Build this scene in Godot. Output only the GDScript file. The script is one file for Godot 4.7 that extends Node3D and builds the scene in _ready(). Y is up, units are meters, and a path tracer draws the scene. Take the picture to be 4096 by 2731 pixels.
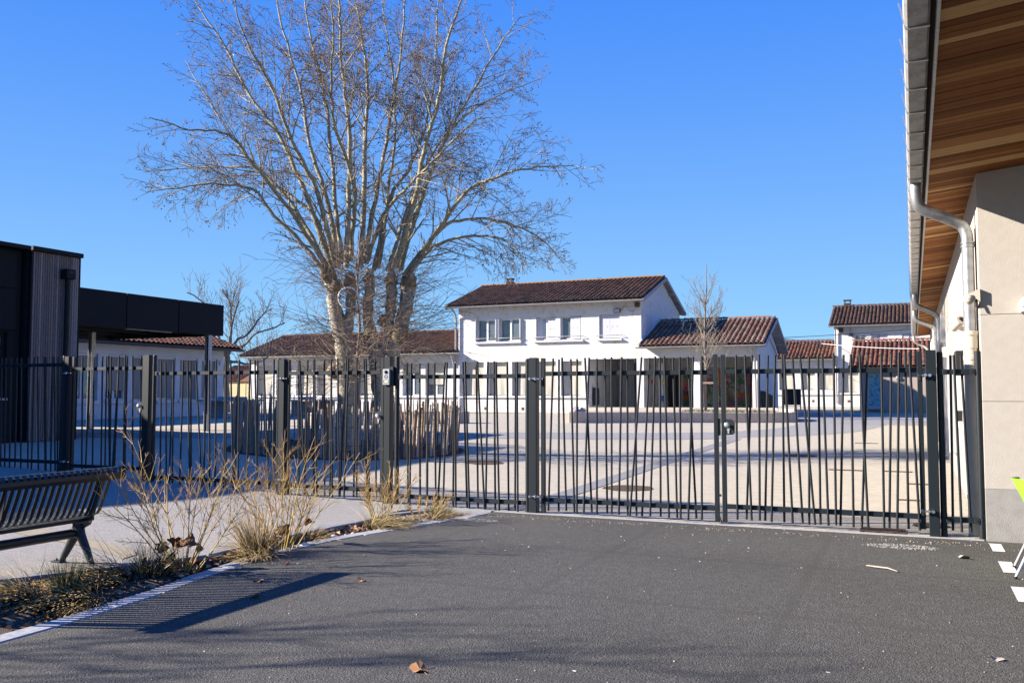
extends Node3D

# ---------------------------------------------------------------- helpers
class MB:
	var v := PackedVector3Array()
	var n := PackedVector3Array()
	var c := PackedColorArray()
	var uv := PackedVector2Array()
	var ix := PackedInt32Array()
	var col := Color(1, 1, 1)
	var tinted := false
	var mapped := false
	var t := Transform3D()

	func vert(p: Vector3, nn: Vector3) -> int:
		v.push_back(t * p)
		n.push_back((t.basis * nn).normalized())
		if tinted:
			c.push_back(col)
		if mapped:
			uv.push_back(Vector2.ZERO)
		return v.size() - 1

	# convex polygon, counter-clockwise seen from outside
	func face(p: Array) -> void:
		var nn: Vector3 = (p[1] - p[0]).cross(p[2] - p[0])
		if nn.length() < 1e-12:
			nn = (p[2] - p[0]).cross(p[p.size() - 1] - p[0])
		nn = nn.normalized()
		var b := v.size()
		for q in p:
			vert(q, nn)
		for i in range(1, p.size() - 1):
			ix.push_back(b)
			ix.push_back(b + i + 1)
			ix.push_back(b + i)

	func quad_uv(p: Array, a: Vector2, b: Vector2) -> void:
		mapped = true
		var s := v.size()
		face(p)
		uv[s] = Vector2(a.x, b.y)
		uv[s + 1] = b
		uv[s + 2] = Vector2(b.x, a.y)
		uv[s + 3] = a

	func box(at: Vector3, s: Vector3, bev := 0.0) -> void:
		var h := s * 0.5
		if bev <= 0.0:
			for ax in 3:
				for sg in [-1.0, 1.0]:
					var a := Vector3.ZERO
					a[ax] = h[ax] * sg
					var u := Vector3.ZERO
					u[(ax + 1) % 3] = h[(ax + 1) % 3]
					var w := Vector3.ZERO
					w[(ax + 2) % 3] = h[(ax + 2) % 3] * sg
					face([at + a - u - w, at + a + u - w, at + a + u + w, at + a - u + w])
			return
		var k := h - Vector3(bev, bev, bev)
		for ax in 3:
			var b1 := (ax + 1) % 3
			var b2 := (ax + 2) % 3
			for sg in [-1.0, 1.0]:
				var a := Vector3.ZERO
				a[ax] = h[ax] * sg
				var u := Vector3.ZERO
				u[b1] = k[b1]
				var w := Vector3.ZERO
				w[b2] = k[b2] * sg
				face([at + a - u - w, at + a + u - w, at + a + u + w, at + a - u + w])
			for s1 in [-1.0, 1.0]:
				for s2 in [-1.0, 1.0]:
					var e := Vector3.ZERO
					e[ax] = k[ax] * s1 * s2
					var p1 := Vector3.ZERO
					p1[b1] = h[b1] * s1
					p1[b2] = k[b2] * s2
					var p2 := Vector3.ZERO
					p2[b1] = k[b1] * s1
					p2[b2] = h[b2] * s2
					face([at + p1 - e, at + p2 - e, at + p2 + e, at + p1 + e])
		for sx in [-1.0, 1.0]:
			for sy in [-1.0, 1.0]:
				for sz in [-1.0, 1.0]:
					var q1 := at + Vector3(h.x * sx, k.y * sy, k.z * sz)
					var q2 := at + Vector3(k.x * sx, h.y * sy, k.z * sz)
					var q3 := at + Vector3(k.x * sx, k.y * sy, h.z * sz)
					face([q1, q2, q3] if sx * sy * sz > 0 else [q1, q3, q2])

	func tube(p: PackedVector3Array, r: PackedFloat32Array, sides := 8, caps := true) -> void:
		var m := p.size()
		if m < 2:
			return
		var tan0 := (p[1] - p[0]).normalized()
		var u := tan0.cross(Vector3.UP if absf(tan0.y) < 0.95 else Vector3.RIGHT).normalized()
		var b := v.size()
		for i in m:
			var tt: Vector3
			if i == 0:
				tt = p[1] - p[0]
			elif i == m - 1:
				tt = p[i] - p[i - 1]
			else:
				tt = (p[i + 1] - p[i]).normalized() + (p[i] - p[i - 1]).normalized()
			tt = tt.normalized()
			u = (u - tt * u.dot(tt))
			u = u.normalized() if u.length() > 1e-6 else tt.cross(Vector3(0.3, 0.5, 0.8)).normalized()
			var w := tt.cross(u)
			for j in sides:
				var an := TAU * j / sides
				var d := u * cos(an) + w * sin(an)
				vert(p[i] + d * r[i], d)
		for i in m - 1:
			for j in sides:
				var a := b + i * sides + j
				var a2 := b + i * sides + (j + 1) % sides
				ix.append_array(PackedInt32Array([a, a + sides, a2, a2, a + sides, a2 + sides]))
		if caps:
			for e in [0, m - 1]:
				var nn := (p[1] - p[0]).normalized() * -1.0 if e == 0 else (p[m - 1] - p[m - 2]).normalized()
				var s := vert(p[e], nn)
				for j in sides:
					vert((v[b + e * sides + j] if t == Transform3D() else t.affine_inverse() * v[b + e * sides + j]), nn)
				for j in sides:
					var x := s + 1 + j
					var y := s + 1 + (j + 1) % sides
					ix.append_array(PackedInt32Array([s, x, y] if e == 0 else [s, y, x]))

	func rod(a: Vector3, b: Vector3, r: float, sides := 8) -> void:
		tube(PackedVector3Array([a, b]), PackedFloat32Array([r, r]), sides)

	# straight bar of rectangular section between two points
	func bar(a: Vector3, b: Vector3, w: float, h: float, up := Vector3.UP, bev := 0.0) -> void:
		var d := (b - a).normalized()
		var s := up.cross(d).normalized()
		var o := t
		t = t * Transform3D(Basis(s, d.cross(s), d), (a + b) * 0.5)
		box(Vector3.ZERO, Vector3(w, h, (b - a).length()), bev)
		t = o

	# profile of (radius, height) pairs turned about y
	func lathe(at: Vector3, prof: Array, sides := 16) -> void:
		for i in prof.size() - 1:
			var a: Vector2 = prof[i]
			var b: Vector2 = prof[i + 1]
			var nn := Vector2(b.y - a.y, a.x - b.x).normalized()
			var s := v.size()
			for j in sides + 1:
				var an := TAU * j / sides
				var d := Vector3(cos(an), 0, sin(an))
				vert(at + d * a.x + Vector3(0, a.y, 0), d * nn.x + Vector3(0, nn.y, 0))
				vert(at + d * b.x + Vector3(0, b.y, 0), d * nn.x + Vector3(0, nn.y, 0))
			for j in sides:
				var q := s + j * 2
				ix.append_array(PackedInt32Array([q, q + 2, q + 1, q + 2, q + 3, q + 1]))

	# polygon in local xy (counter-clockwise), pushed out along z
	func prism(poly: PackedVector2Array, z0: float, z1: float) -> void:
		if Geometry2D.is_polygon_clockwise(poly):
			poly = poly.duplicate()
			poly.reverse()
		var tr := Geometry2D.triangulate_polygon(poly)
		for i in range(0, tr.size(), 3):
			var a := poly[tr[i]]
			var b := poly[tr[i + 1]]
			var d := poly[tr[i + 2]]
			if (b - a).cross(d - a) < 0:
				var x := b
				b = d
				d = x
			face([Vector3(a.x, a.y, z1), Vector3(b.x, b.y, z1), Vector3(d.x, d.y, z1)])
			face([Vector3(a.x, a.y, z0), Vector3(d.x, d.y, z0), Vector3(b.x, b.y, z0)])
		for i in poly.size():
			var a := poly[i]
			var b := poly[(i + 1) % poly.size()]
			face([Vector3(a.x, a.y, z0), Vector3(b.x, b.y, z0), Vector3(b.x, b.y, z1), Vector3(a.x, a.y, z1)])

	# wall in local x (along), y (up), z (outward) with rectangular openings [x0, y0, x1, y1]
	func wall(x0: float, x1: float, y0: float, y1: float, holes: Array, thick: float) -> void:
		var xs := [x0, x1]
		var ys := [y0, y1]
		for h in holes:
			xs.append_array([clampf(h[0], x0, x1), clampf(h[2], x0, x1)])
			ys.append_array([clampf(h[1], y0, y1), clampf(h[3], y0, y1)])
		xs.sort()
		ys.sort()
		for i in xs.size() - 1:
			if xs[i + 1] - xs[i] < 1e-4:
				continue
			for j in ys.size() - 1:
				if ys[j + 1] - ys[j] < 1e-4:
					continue
				var mx: float = (xs[i] + xs[i + 1]) / 2
				var my: float = (ys[j] + ys[j + 1]) / 2
				var inside := false
				for h in holes:
					if mx > h[0] and mx < h[2] and my > h[1] and my < h[3]:
						inside = true
				if inside:
					continue
				var a: float = xs[i]
				var b: float = xs[i + 1]
				var d: float = ys[j]
				var e: float = ys[j + 1]
				face([Vector3(a, d, 0), Vector3(b, d, 0), Vector3(b, e, 0), Vector3(a, e, 0)])
				face([Vector3(b, d, -thick), Vector3(a, d, -thick), Vector3(a, e, -thick), Vector3(b, e, -thick)])
		for h in holes:
			var a: float = h[0]
			var b: float = h[2]
			var d: float = h[1]
			var e: float = h[3]
			face([Vector3(a, d, -thick), Vector3(a, d, 0), Vector3(a, e, 0), Vector3(a, e, -thick)])
			face([Vector3(b, d, 0), Vector3(b, d, -thick), Vector3(b, e, -thick), Vector3(b, e, 0)])
			face([Vector3(a, d, 0), Vector3(a, d, -thick), Vector3(b, d, -thick), Vector3(b, d, 0)])
			face([Vector3(a, e, -thick), Vector3(a, e, 0), Vector3(b, e, 0), Vector3(b, e, -thick)])
		face([Vector3(x0, y1, 0), Vector3(x1, y1, 0), Vector3(x1, y1, -thick), Vector3(x0, y1, -thick)])
		face([Vector3(x0, y0, -thick), Vector3(x0, y0, 0), Vector3(x0, y1, 0), Vector3(x0, y1, -thick)])
		face([Vector3(x1, y0, 0), Vector3(x1, y0, -thick), Vector3(x1, y1, -thick), Vector3(x1, y1, 0)])

	func mesh(m: Material) -> ArrayMesh:
		var a := []
		a.resize(Mesh.ARRAY_MAX)
		a[Mesh.ARRAY_VERTEX] = v
		a[Mesh.ARRAY_NORMAL] = n
		if tinted:
			a[Mesh.ARRAY_COLOR] = c
		if mapped:
			a[Mesh.ARRAY_TEX_UV] = uv
		a[Mesh.ARRAY_INDEX] = ix
		var am := ArrayMesh.new()
		am.add_surface_from_arrays(Mesh.PRIMITIVE_TRIANGLES, a)
		am.surface_set_material(0, m)
		return am

var rng := RandomNumberGenerator.new()
var M := {}
var taken := {}

func V(x: float, y: float, z: float) -> Vector3:
	return Vector3(x, y, z)

func rr(a: float, b: float) -> float:
	return rng.randf_range(a, b)

func numbered(called: String) -> String:
	if not taken.has(called):
		taken[called] = 0
		return called
	taken[called] += 1
	return "%s_%03d" % [called, taken[called]]

func tag(o: Node, label: String, category := "", group := "") -> void:
	o.set_meta("label", label)
	if category != "":
		o.set_meta("category", category)
	if group != "":
		o.set_meta("group", group)

func thing(called: String, label: String, category: String, at := Vector3.ZERO, group := "") -> Node3D:
	var o := Node3D.new()
	o.name = numbered(called)
	add_child(o)
	o.position = at
	tag(o, label, category, group)
	return o

# shapes are written in world coordinates; a part is set back by its thing's place
func part(called: String, mb: MB, m: Material, parent: Node3D, label := "") -> MeshInstance3D:
	return inst(called, mb.mesh(m), parent, Transform3D(), label)

func inst(called: String, mesh: Mesh, parent: Node3D, x: Transform3D, label := "") -> MeshInstance3D:
	var o := MeshInstance3D.new()
	o.name = called
	o.mesh = mesh
	if parent == self:
		o.name = numbered(called)
	elif parent.get_parent() == self:
		x.origin -= parent.position
	o.transform = x
	parent.add_child(o, true)
	if label != "":
		o.set_meta("label", label)
	return o

func solo(called: String, mb: MB, m: Material, label: String, category: String, group := "") -> MeshInstance3D:
	var o := inst(called, mb.mesh(m), self, Transform3D())
	tag(o, label, category, group)
	return o

func struct(called: String, mb: MB, m: Material, label := "") -> MeshInstance3D:
	var o := inst(called, mb.mesh(m), self, Transform3D())
	o.set_meta("kind", "structure")
	if label != "":
		o.set_meta("label", label)
	return o

func many(called: String, mesh: Mesh, xs: Array, cols: Array, parent: Node3D) -> MultiMeshInstance3D:
	var mm := MultiMesh.new()
	mm.transform_format = MultiMesh.TRANSFORM_3D
	mm.use_colors = cols.size() > 0
	mm.mesh = mesh
	mm.instance_count = xs.size()
	for i in xs.size():
		mm.set_instance_transform(i, xs[i])
		if cols.size() > 0:
			mm.set_instance_color(i, cols[i])
	var o := MultiMeshInstance3D.new()
	o.name = called if parent != self else numbered(called)
	o.multimesh = mm
	if parent != self and parent.get_parent() == self:
		o.position = -parent.position
	parent.add_child(o, true)
	o.set_meta("kind", "stuff")
	return o

# ---------------------------------------------------------------- textures and materials
func noise_bytes(size: int, freq: float, oct: int, kind: int, sd: int) -> PackedByteArray:
	var f := FastNoiseLite.new()
	f.seed = sd
	f.noise_type = kind
	f.frequency = freq
	f.fractal_octaves = oct
	if kind == FastNoiseLite.TYPE_CELLULAR:
		f.cellular_return_type = FastNoiseLite.RETURN_CELL_VALUE
	var im := f.get_seamless_image(size, size)
	im.convert(Image.FORMAT_L8)
	return im.get_data()

# layers: [frequency, octaves, noise kind, weight]; stops: [offset, linear colour]
func blended(size: int, layers: Array, gain: float, sd: int) -> PackedInt32Array:
	var n := layers.size()
	var a := noise_bytes(size, layers[0][0], layers[0][1], layers[0][2], sd)
	var b := noise_bytes(size, layers[1][0], layers[1][1], layers[1][2], sd + 17) if n > 1 else a
	var c := noise_bytes(size, layers[2][0], layers[2][1], layers[2][2], sd + 34) if n > 2 else a
	var wa := int(layers[0][3] * gain * 256)
	var wb := int(layers[1][3] * gain * 256) if n > 1 else 0
	var wc := int(layers[2][3] * gain * 256) if n > 2 else 0
	var k := 128 * 256 - 128 * (wa + wb + wc)
	var out := PackedInt32Array()
	out.resize(size * size)
	for i in size * size:
		out[i] = clampi((k + a[i] * wa + b[i] * wb + c[i] * wc) >> 8, 0, 255)
	return out

func paint(size: int, layers: Array, stops: Array, gain := 1.0, sd := 1) -> ImageTexture:
	var g := Gradient.new()
	g.offsets = PackedFloat32Array(stops.map(func(s): return s[0]))
	g.colors = PackedColorArray(stops.map(func(s): return s[1].linear_to_srgb()))
	var lut := PackedInt32Array()
	for i in 256:
		lut.append(g.sample(i / 255.0).to_abgr32())
	var out := blended(size, layers, gain, sd)
	for i in size * size:
		out[i] = lut[out[i]]
	return ImageTexture.create_from_image(Image.create_from_data(size, size, false, Image.FORMAT_RGBA8, out.to_byte_array()))

func bumps(size: int, layers: Array, strength: float, sd := 5) -> ImageTexture:
	var out := blended(size, layers, 1.0, sd)
	for i in size * size:
		out[i] = out[i] * 0x010101 | -16777216
	var im := Image.create_from_data(size, size, false, Image.FORMAT_RGBA8, out.to_byte_array())
	# slopes at the borders come from the opposite side, so that the map repeats without seams
	var big := Image.create(size + 4, size + 4, false, Image.FORMAT_RGBA8)
	for dx in [-size, 0, size]:
		for dy in [-size, 0, size]:
			big.blit_rect(im, Rect2i(0, 0, size, size), Vector2i(2 + dx, 2 + dy))
	big.bump_map_to_normal_map(strength)
	return ImageTexture.create_from_image(big.get_region(Rect2i(2, 2, size, size)))

func mat(called: String, col: Color, rough := 0.8, metal := 0.0, tex: Texture2D = null, tile := 1.0, nor: Texture2D = null, ns := 1.0) -> StandardMaterial3D:
	var m := StandardMaterial3D.new()
	m.resource_name = called
	m.albedo_color = Color(col.r * 0.82, col.g * 0.82, col.b * 0.82).linear_to_srgb()
	m.roughness = rough
	m.metallic = metal
	m.metallic_specular = 0.4
	if tex != null:
		m.albedo_texture = tex
	if nor != null:
		m.normal_enabled = true
		m.normal_texture = nor
		m.normal_scale = ns
	if tex != null or nor != null:
		m.uv1_triplanar = true
		m.uv1_world_triplanar = true
		m.uv1_scale = Vector3.ONE / tile
	M[called] = m
	return m

const SM := FastNoiseLite.TYPE_SIMPLEX_SMOOTH
const VA := FastNoiseLite.TYPE_VALUE
const CE := FastNoiseLite.TYPE_CELLULAR

func grey(a: float) -> Color:
	return Color(a, a, a)

func make_materials() -> void:
	var W := Color(1, 1, 1)
	# paving and ground
	var fine := bumps(512, [[0.7, 1, VA, 0.7], [0.4, 2, SM, 0.4]], 2.2)
	var asphalt := paint(1024, [[0.45, 1, SM, 0.9], [0.012, 3, SM, 0.08], [0.75, 1, VA, 0.8]], [[0.0, Color(0.012, 0.012, 0.011)], [0.5, Color(0.060, 0.060, 0.051)], [0.8, Color(0.105, 0.104, 0.090)], [0.97, Color(0.26, 0.25, 0.24)], [1.0, Color(0.5, 0.48, 0.45)]], 1.1, 3)
	mat("asphalt", W, 0.92, 0, asphalt, 1.9, fine, 0.9).vertex_color_use_as_albedo = true
	var gravel := paint(1024, [[0.32, 1, SM, 0.9], [0.01, 3, SM, 0.1], [0.7, 1, VA, 0.8]], [[0.0, Color(0.10, 0.09, 0.085)], [0.4, Color(0.225, 0.217, 0.19)], [0.6, Color(0.345, 0.334, 0.295)], [0.85, Color(0.52, 0.505, 0.46)], [1.0, Color(0.7, 0.66, 0.63)]], 1.2, 9)
	mat("pavement", W, 0.85, 0, gravel, 1.6, fine, 1.0).vertex_color_use_as_albedo = true
	var beige := paint(1024, [[0.2, 2, SM, 0.5], [0.008, 3, SM, 0.35], [0.6, 1, VA, 0.5]], [[0.0, Color(0.28, 0.235, 0.175)], [0.5, Color(0.425, 0.39, 0.305)], [1.0, Color(0.51, 0.48, 0.41)]], 1.0, 19)
	mat("courtyard", W, 0.9, 0, beige, 2.3, fine, 0.6).vertex_color_use_as_albedo = true
	var greyband := paint(512, [[0.2, 2, SM, 0.6], [0.02, 3, SM, 0.3], [0.6, 1, VA, 0.5]], [[0.0, grey(0.14)], [0.5, Color(0.26, 0.255, 0.25)], [1.0, grey(0.4)]], 1.0, 29)
	mat("tan_paving", Color(0.72, 0.69, 0.62), 0.9, 0, beige, 1.6, fine, 0.8)
	mat("grey_paving", W, 0.9, 0, greyband, 1.8, fine, 0.6)
	mat("drain_slab", Color(0.82, 0.85, 0.88), 0.85, 0, greyband, 0.9)
	mat("base_ground", Color(0.2, 0.17, 0.12), 0.95)
	var mulch := paint(512, [[0.09, 3, SM, 0.8], [0.35, 1, CE, 0.6]], [[0.0, Color(0.02, 0.013, 0.01)], [0.5, Color(0.075, 0.048, 0.034)], [0.85, Color(0.17, 0.11, 0.075)], [1.0, Color(0.32, 0.24, 0.17)]], 1.1, 39)
	mat("soil", W, 0.95, 0, mulch, 0.7, fine, 1.5)
	mat("red_mulch", Color(1.5, 0.95, 0.85).clamp(), 0.95, 0, mulch, 0.5, fine, 1.5)
	var granite := paint(512, [[0.35, 2, VA, 0.7], [0.02, 3, SM, 0.4]], [[0.0, grey(0.18)], [0.5, Color(0.34, 0.345, 0.355)], [1.0, grey(0.52)]], 1.0, 49)
	mat("granite", W, 0.75, 0, granite, 0.8)
	mat("granite_dark", Color(0.8, 0.8, 0.78), 0.8, 0, granite, 1.0)
	mat("slate_edging", Color(0.72, 0.74, 0.76), 0.75, 0, granite, 0.9)
	var conc := paint(512, [[0.02, 4, SM, 0.6], [0.3, 2, SM, 0.35]], [[0.0, Color(0.33, 0.27, 0.23)], [0.5, Color(0.46, 0.395, 0.345)], [1.0, Color(0.54, 0.48, 0.43)]], 1.0, 59)
	mat("pale_concrete", W, 0.85, 0, conc, 1.7)
	mat("white_concrete", Color(1.0, 1.02, 1.06).clamp(), 0.85, 0, conc, 1.1)
	var gconc := paint(512, [[0.015, 4, SM, 0.7], [0.3, 2, SM, 0.3]], [[0.0, grey(0.2)], [0.5, Color(0.33, 0.33, 0.33)], [1.0, grey(0.45)]], 1.0, 69)
	mat("grey_concrete", W, 0.85, 0, gconc, 1.3)
	# walls
	var stucco := bumps(512, [[0.16, 2, SM, 0.7], [0.45, 1, VA, 0.5]], 2.5, 71)
	var peel := paint(1024, [[0.011, 3, SM, 0.62], [0.055, 3, SM, 0.5]], [[0.0, Color(0.60, 0.61, 0.63)], [0.45, Color(0.64, 0.65, 0.67)], [0.655, Color(0.63, 0.635, 0.65)], [0.675, Color(0.56, 0.46, 0.34)], [0.8, Color(0.60, 0.51, 0.39)], [0.86, Color(0.54, 0.46, 0.36)], [1.0, Color(0.58, 0.5, 0.39)]], 1.0, 83)
	mat("peeling_white", W, 0.9, 0, peel, 4.6, stucco, 0.25)
	var white := paint(512, [[0.01, 4, SM, 0.6], [0.08, 3, SM, 0.3]], [[0.0, Color(0.47, 0.47, 0.46)], [0.3, Color(0.60, 0.61, 0.63)], [0.6, Color(0.64, 0.65, 0.67)], [1.0, Color(0.65, 0.66, 0.68)]], 1.0, 93)
	mat("white_wall", W, 0.9, 0, white, 3.7, stucco, 0.25)
	mat("white_trim", Color(0.64, 0.65, 0.66), 0.6)
	mat("porch_ceiling", Color(0.42, 0.36, 0.29), 0.9, 0, white, 3.0)
	var cream := paint(512, [[0.012, 4, SM, 0.5], [0.2, 2, SM, 0.25]], [[0.0, Color(0.42, 0.385, 0.335)], [0.5, Color(0.465, 0.432, 0.385)], [1.0, Color(0.50, 0.47, 0.43)]], 1.0, 103)
	mat("cream_render", W, 0.92, 0, cream, 0.9, stucco, 0.55)
	mat("joint_groove", Color(0.40, 0.37, 0.33), 0.95)
	var plinth := paint(512, [[0.012, 4, SM, 0.6], [0.1, 2, SM, 0.35]], [[0.0, Color(0.25, 0.235, 0.205)], [0.5, Color(0.305, 0.302, 0.285)], [1.0, Color(0.335, 0.333, 0.32)]], 1.0, 113)
	mat("plinth_grey", W, 0.92, 0, plinth, 0.9, stucco, 0.55)
	mat("pale_yellow", Color(0.78, 0.67, 0.36), 0.9, 0, white, 3.0)
	mat("shed_wall", Color(0.60, 0.50, 0.42), 0.9, 0, white, 3.0)
	# metal
	mat("anthracite", Color(0.0085, 0.0145, 0.019), 0.5)
	mat("anthracite_dull", Color(0.015, 0.020, 0.024), 0.55)
	mat("black_panel", Color(0.014, 0.017, 0.021), 0.6).metallic_specular = 0.2
	mat("black_metal", Color(0.012, 0.014, 0.018), 0.5).metallic_specular = 0.25
	mat("joint_black", Color(0.006, 0.006, 0.008), 0.8)
	var zincs := paint(512, [[0.012, 4, SM, 0.6], [0.07, 3, SM, 0.4]], [[0.0, Color(0.24, 0.25, 0.26)], [0.5, Color(0.42, 0.435, 0.45)], [1.0, Color(0.62, 0.63, 0.64)]], 1.1, 123)
	mat("zinc", W, 0.42, 0.75, zincs, 0.8)
	mat("zinc_dull", Color(1.0, 0.96, 0.92), 0.65, 0.1, zincs, 1.2)
	mat("galvanised", Color(1.0, 1.0, 1.0), 0.5, 0.5, zincs, 0.6)
	mat("steel_bright", Color(0.72, 0.73, 0.74), 0.25, 0.95)
	mat("aluminium", Color(0.80, 0.79, 0.80), 0.35, 0.8)
	mat("dark_gutter", Color(0.06, 0.062, 0.066), 0.5)
	# wood
	for k in 5:
		var a: Color = [Color(0.26, 0.105, 0.036), Color(0.37, 0.175, 0.066), Color(0.18, 0.068, 0.024), Color(0.56, 0.34, 0.155), Color(0.225, 0.088, 0.032)][k]
		var tx := paint(256, [[0.03, 4, SM, 0.5], [0.2, 2, SM, 0.4]], [[0.0, a * 0.6], [0.5, a], [1.0, (a * 1.35).clamp()]], 1.0, 131 + k * 7)
		var m := mat("soffit_%d" % k, W, 0.75, 0, tx, 1.0)
		m.metallic_specular = 0.15
		m.uv1_scale = Vector3(0.8, 4.0, 9.0)
	for k in 4:
		var a: Color = [Color(0.25, 0.20, 0.185), Color(0.19, 0.15, 0.14), Color(0.30, 0.25, 0.24), Color(0.22, 0.165, 0.14)][k]
		var tx := paint(256, [[0.03, 4, SM, 0.6], [0.25, 2, SM, 0.35]], [[0.0, a * 0.5], [0.5, a], [1.0, (a * 1.4).clamp()]], 1.0, 171 + k * 7)
		var m := mat("weathered_%d" % k, W, 0.85, 0, tx, 1.0)
		m.uv1_scale = Vector3(5.0, 0.9, 5.0)
	for k in 4:
		var a: Color = [Color(0.34, 0.275, 0.22), Color(0.25, 0.195, 0.15), Color(0.42, 0.36, 0.305), Color(0.27, 0.18, 0.115)][k]
		var tx := paint(256, [[0.03, 4, SM, 0.6], [0.2, 2, SM, 0.35]], [[0.0, a * 0.5], [0.5, a], [1.0, (a * 1.4).clamp()]], 1.0, 201 + k * 7)
		var m := mat("stake_%d" % k, W, 0.9, 0, tx, 1.0)
		m.uv1_scale = Vector3(6.0, 1.2, 6.0)
	mat("wire", Color(0.12, 0.11, 0.10), 0.6, 0.5)
	var bark := paint(1024, [[0.012, 3, SM, 0.75], [0.05, 2, CE, 0.35], [0.15, 2, SM, 0.2]], [[0.0, Color(0.16, 0.14, 0.10)], [0.38, Color(0.27, 0.245, 0.185)], [0.5, Color(0.40, 0.375, 0.30)], [0.68, Color(0.50, 0.475, 0.39)], [1.0, Color(0.62, 0.60, 0.52)]], 1.1, 231)
	mat("plane_bark", W, 0.9, 0, bark, 1.2, bumps(512, [[0.03, 4, SM, 1.0]], 5.0, 77), 0.9)
	mat("knob_bark", Color(0.75, 0.65, 0.52), 0.95, 0, bark, 0.5, bumps(512, [[0.06, 4, SM, 1.0]], 8.0, 78), 1.5)
	mat("limb_bark", Color(0.84, 0.82, 0.68), 0.9, 0, bark, 0.9)
	mat("twig_bark", Color(0.20, 0.155, 0.11), 0.9)
	mat("brown_twig", Color(0.20, 0.15, 0.11), 0.9)
	mat("grey_bark", Color(0.20, 0.175, 0.145), 0.9)
	mat("seed_ball", Color(0.10, 0.065, 0.04), 0.95)
	# roofs
	var soot := paint(256, [[0.04, 4, SM, 0.7], [0.3, 2, SM, 0.3]], [[0.0, grey(0.45)], [0.5, grey(0.85)], [1.0, grey(1.0)]], 1.1, 241)
	for k in 6:
		var a: Color = [Color(0.120, 0.070, 0.050), Color(0.09, 0.057, 0.045), Color(0.16, 0.088, 0.060), Color(0.15, 0.105, 0.078), Color(0.19, 0.10, 0.064), Color(0.075, 0.05, 0.042)][k]
		mat("old_tile_%d" % k, (a * 0.8).clamp(), 0.9, 0, soot, 0.6)
	for k in 6:
		var a: Color = [Color(0.33, 0.20, 0.145), Color(0.27, 0.165, 0.12), Color(0.40, 0.26, 0.19), Color(0.31, 0.155, 0.10), Color(0.38, 0.28, 0.215), Color(0.24, 0.14, 0.105)][k]
		mat("pink_tile_%d" % k, (a * 0.85).clamp(), 0.9, 0, soot, 0.6)
	for k in 6:
		var a: Color = [Color(0.33, 0.13, 0.08), Color(0.27, 0.11, 0.07), Color(0.38, 0.165, 0.10), Color(0.20, 0.10, 0.07), Color(0.31, 0.15, 0.095), Color(0.15, 0.085, 0.065)][k]
		mat("red_tile_%d" % k, a * 0.72, 0.9, 0, soot, 0.6)
	mat("tile_copy", W, 0.9).vertex_color_use_as_albedo = true
	mat("roof_under", Color(0.06, 0.036, 0.028), 0.95)
	mat("lichen_ridge", Color(0.30, 0.165, 0.07), 0.95, 0, soot, 0.5)
	mat("grey_wood", Color(0.34, 0.335, 0.335), 0.85)
	mat("blue_board", Color(0.55, 0.60, 0.68), 0.7)
	# openings
	var g := mat("pane", Color(0.5, 0.6, 0.65), 0.03)
	g.albedo_color.a = 0.12
	g.transparency = BaseMaterial3D.TRANSPARENCY_ALPHA
	g.metallic_specular = 0.9
	mat("upvc", Color(0.64, 0.65, 0.68), 0.35)
	mat("shutter", Color(0.47, 0.49, 0.56), 0.5)  # white leaves made bluer and darker, their partial shade put into the colour
	mat("iron_grey", Color(0.30, 0.30, 0.31), 0.5)
	mat("blind", Color(0.46, 0.44, 0.38), 0.8)
	mat("blind_grey", Color(0.30, 0.27, 0.25), 0.8)
	mat("room_dark", Color(0.06, 0.065, 0.07), 0.9)  # darkness of the unlit rooms, put into the colour of the backing sheets
	mat("curtain_teal", Color(0.05, 0.18, 0.23), 0.9)
	mat("vent_brown", Color(0.09, 0.05, 0.035), 0.8)
	mat("white_paper", Color(0.75, 0.75, 0.72), 0.9)
	# small things
	mat("off_white_plastic", Color(0.58, 0.53, 0.44), 0.45)
	mat("ivory_pipe", Color(0.60, 0.54, 0.44), 0.45)
	mat("grey_box", Color(0.42, 0.44, 0.45), 0.5)
	mat("dark_plastic", Color(0.015, 0.016, 0.018), 0.5)
	mat("blue_plastic", Color(0.01, 0.02, 0.07), 0.45)
	mat("bin_grey", Color(0.03, 0.033, 0.042), 0.5)
	mat("lime_plastic", Color(0.24, 0.62, 0.03), 0.35)
	mat("silver_plate", Color(0.45, 0.46, 0.47), 0.4, 0.4)
	mat("lens_black", Color(0.006, 0.006, 0.007), 0.1)
	mat("name_card", Color(0.72, 0.64, 0.42), 0.6)
	mat("hoop_grey", Color(0.9, 0.9, 0.9), 0.5)
	mat("bench_metal", Color(0.020, 0.026, 0.032), 0.36)
	mat("cable_black", Color(0.02, 0.02, 0.02), 0.6)
	mat("cable_pale", Color(0.55, 0.53, 0.52), 0.6)
	mat("sign_red", Color(0.45, 0.02, 0.02), 0.5)
	mat("sign_yellow", Color(0.65, 0.48, 0.03), 0.5)
	mat("sign_blue", Color(0.04, 0.15, 0.42), 0.5)
	mat("white_paint", Color(0.66, 0.65, 0.60), 0.8, 0, paint(512, [[0.05, 4, SM, 0.7], [0.4, 2, VA, 0.4]], [[0.0, grey(0.25)], [0.18, grey(0.6)], [0.3, grey(0.95)], [1.0, W]], 1.1, 251), 0.8)
	mat("white_stone", Color(0.72, 0.71, 0.67), 0.8)
	mat("leaf_brown", Color(0.33, 0.17, 0.075), 0.85)
	mat("leaf_dark", Color(0.15, 0.06, 0.03), 0.85)
	mat("leaf_rust", Color(0.27, 0.095, 0.045), 0.85)
	var bl := mat("blade", W, 0.7)
	bl.vertex_color_use_as_albedo = true
	bl.cull_mode = BaseMaterial3D.CULL_DISABLED
	mat("dogwood", W, 0.6).vertex_color_use_as_albedo = true

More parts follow.
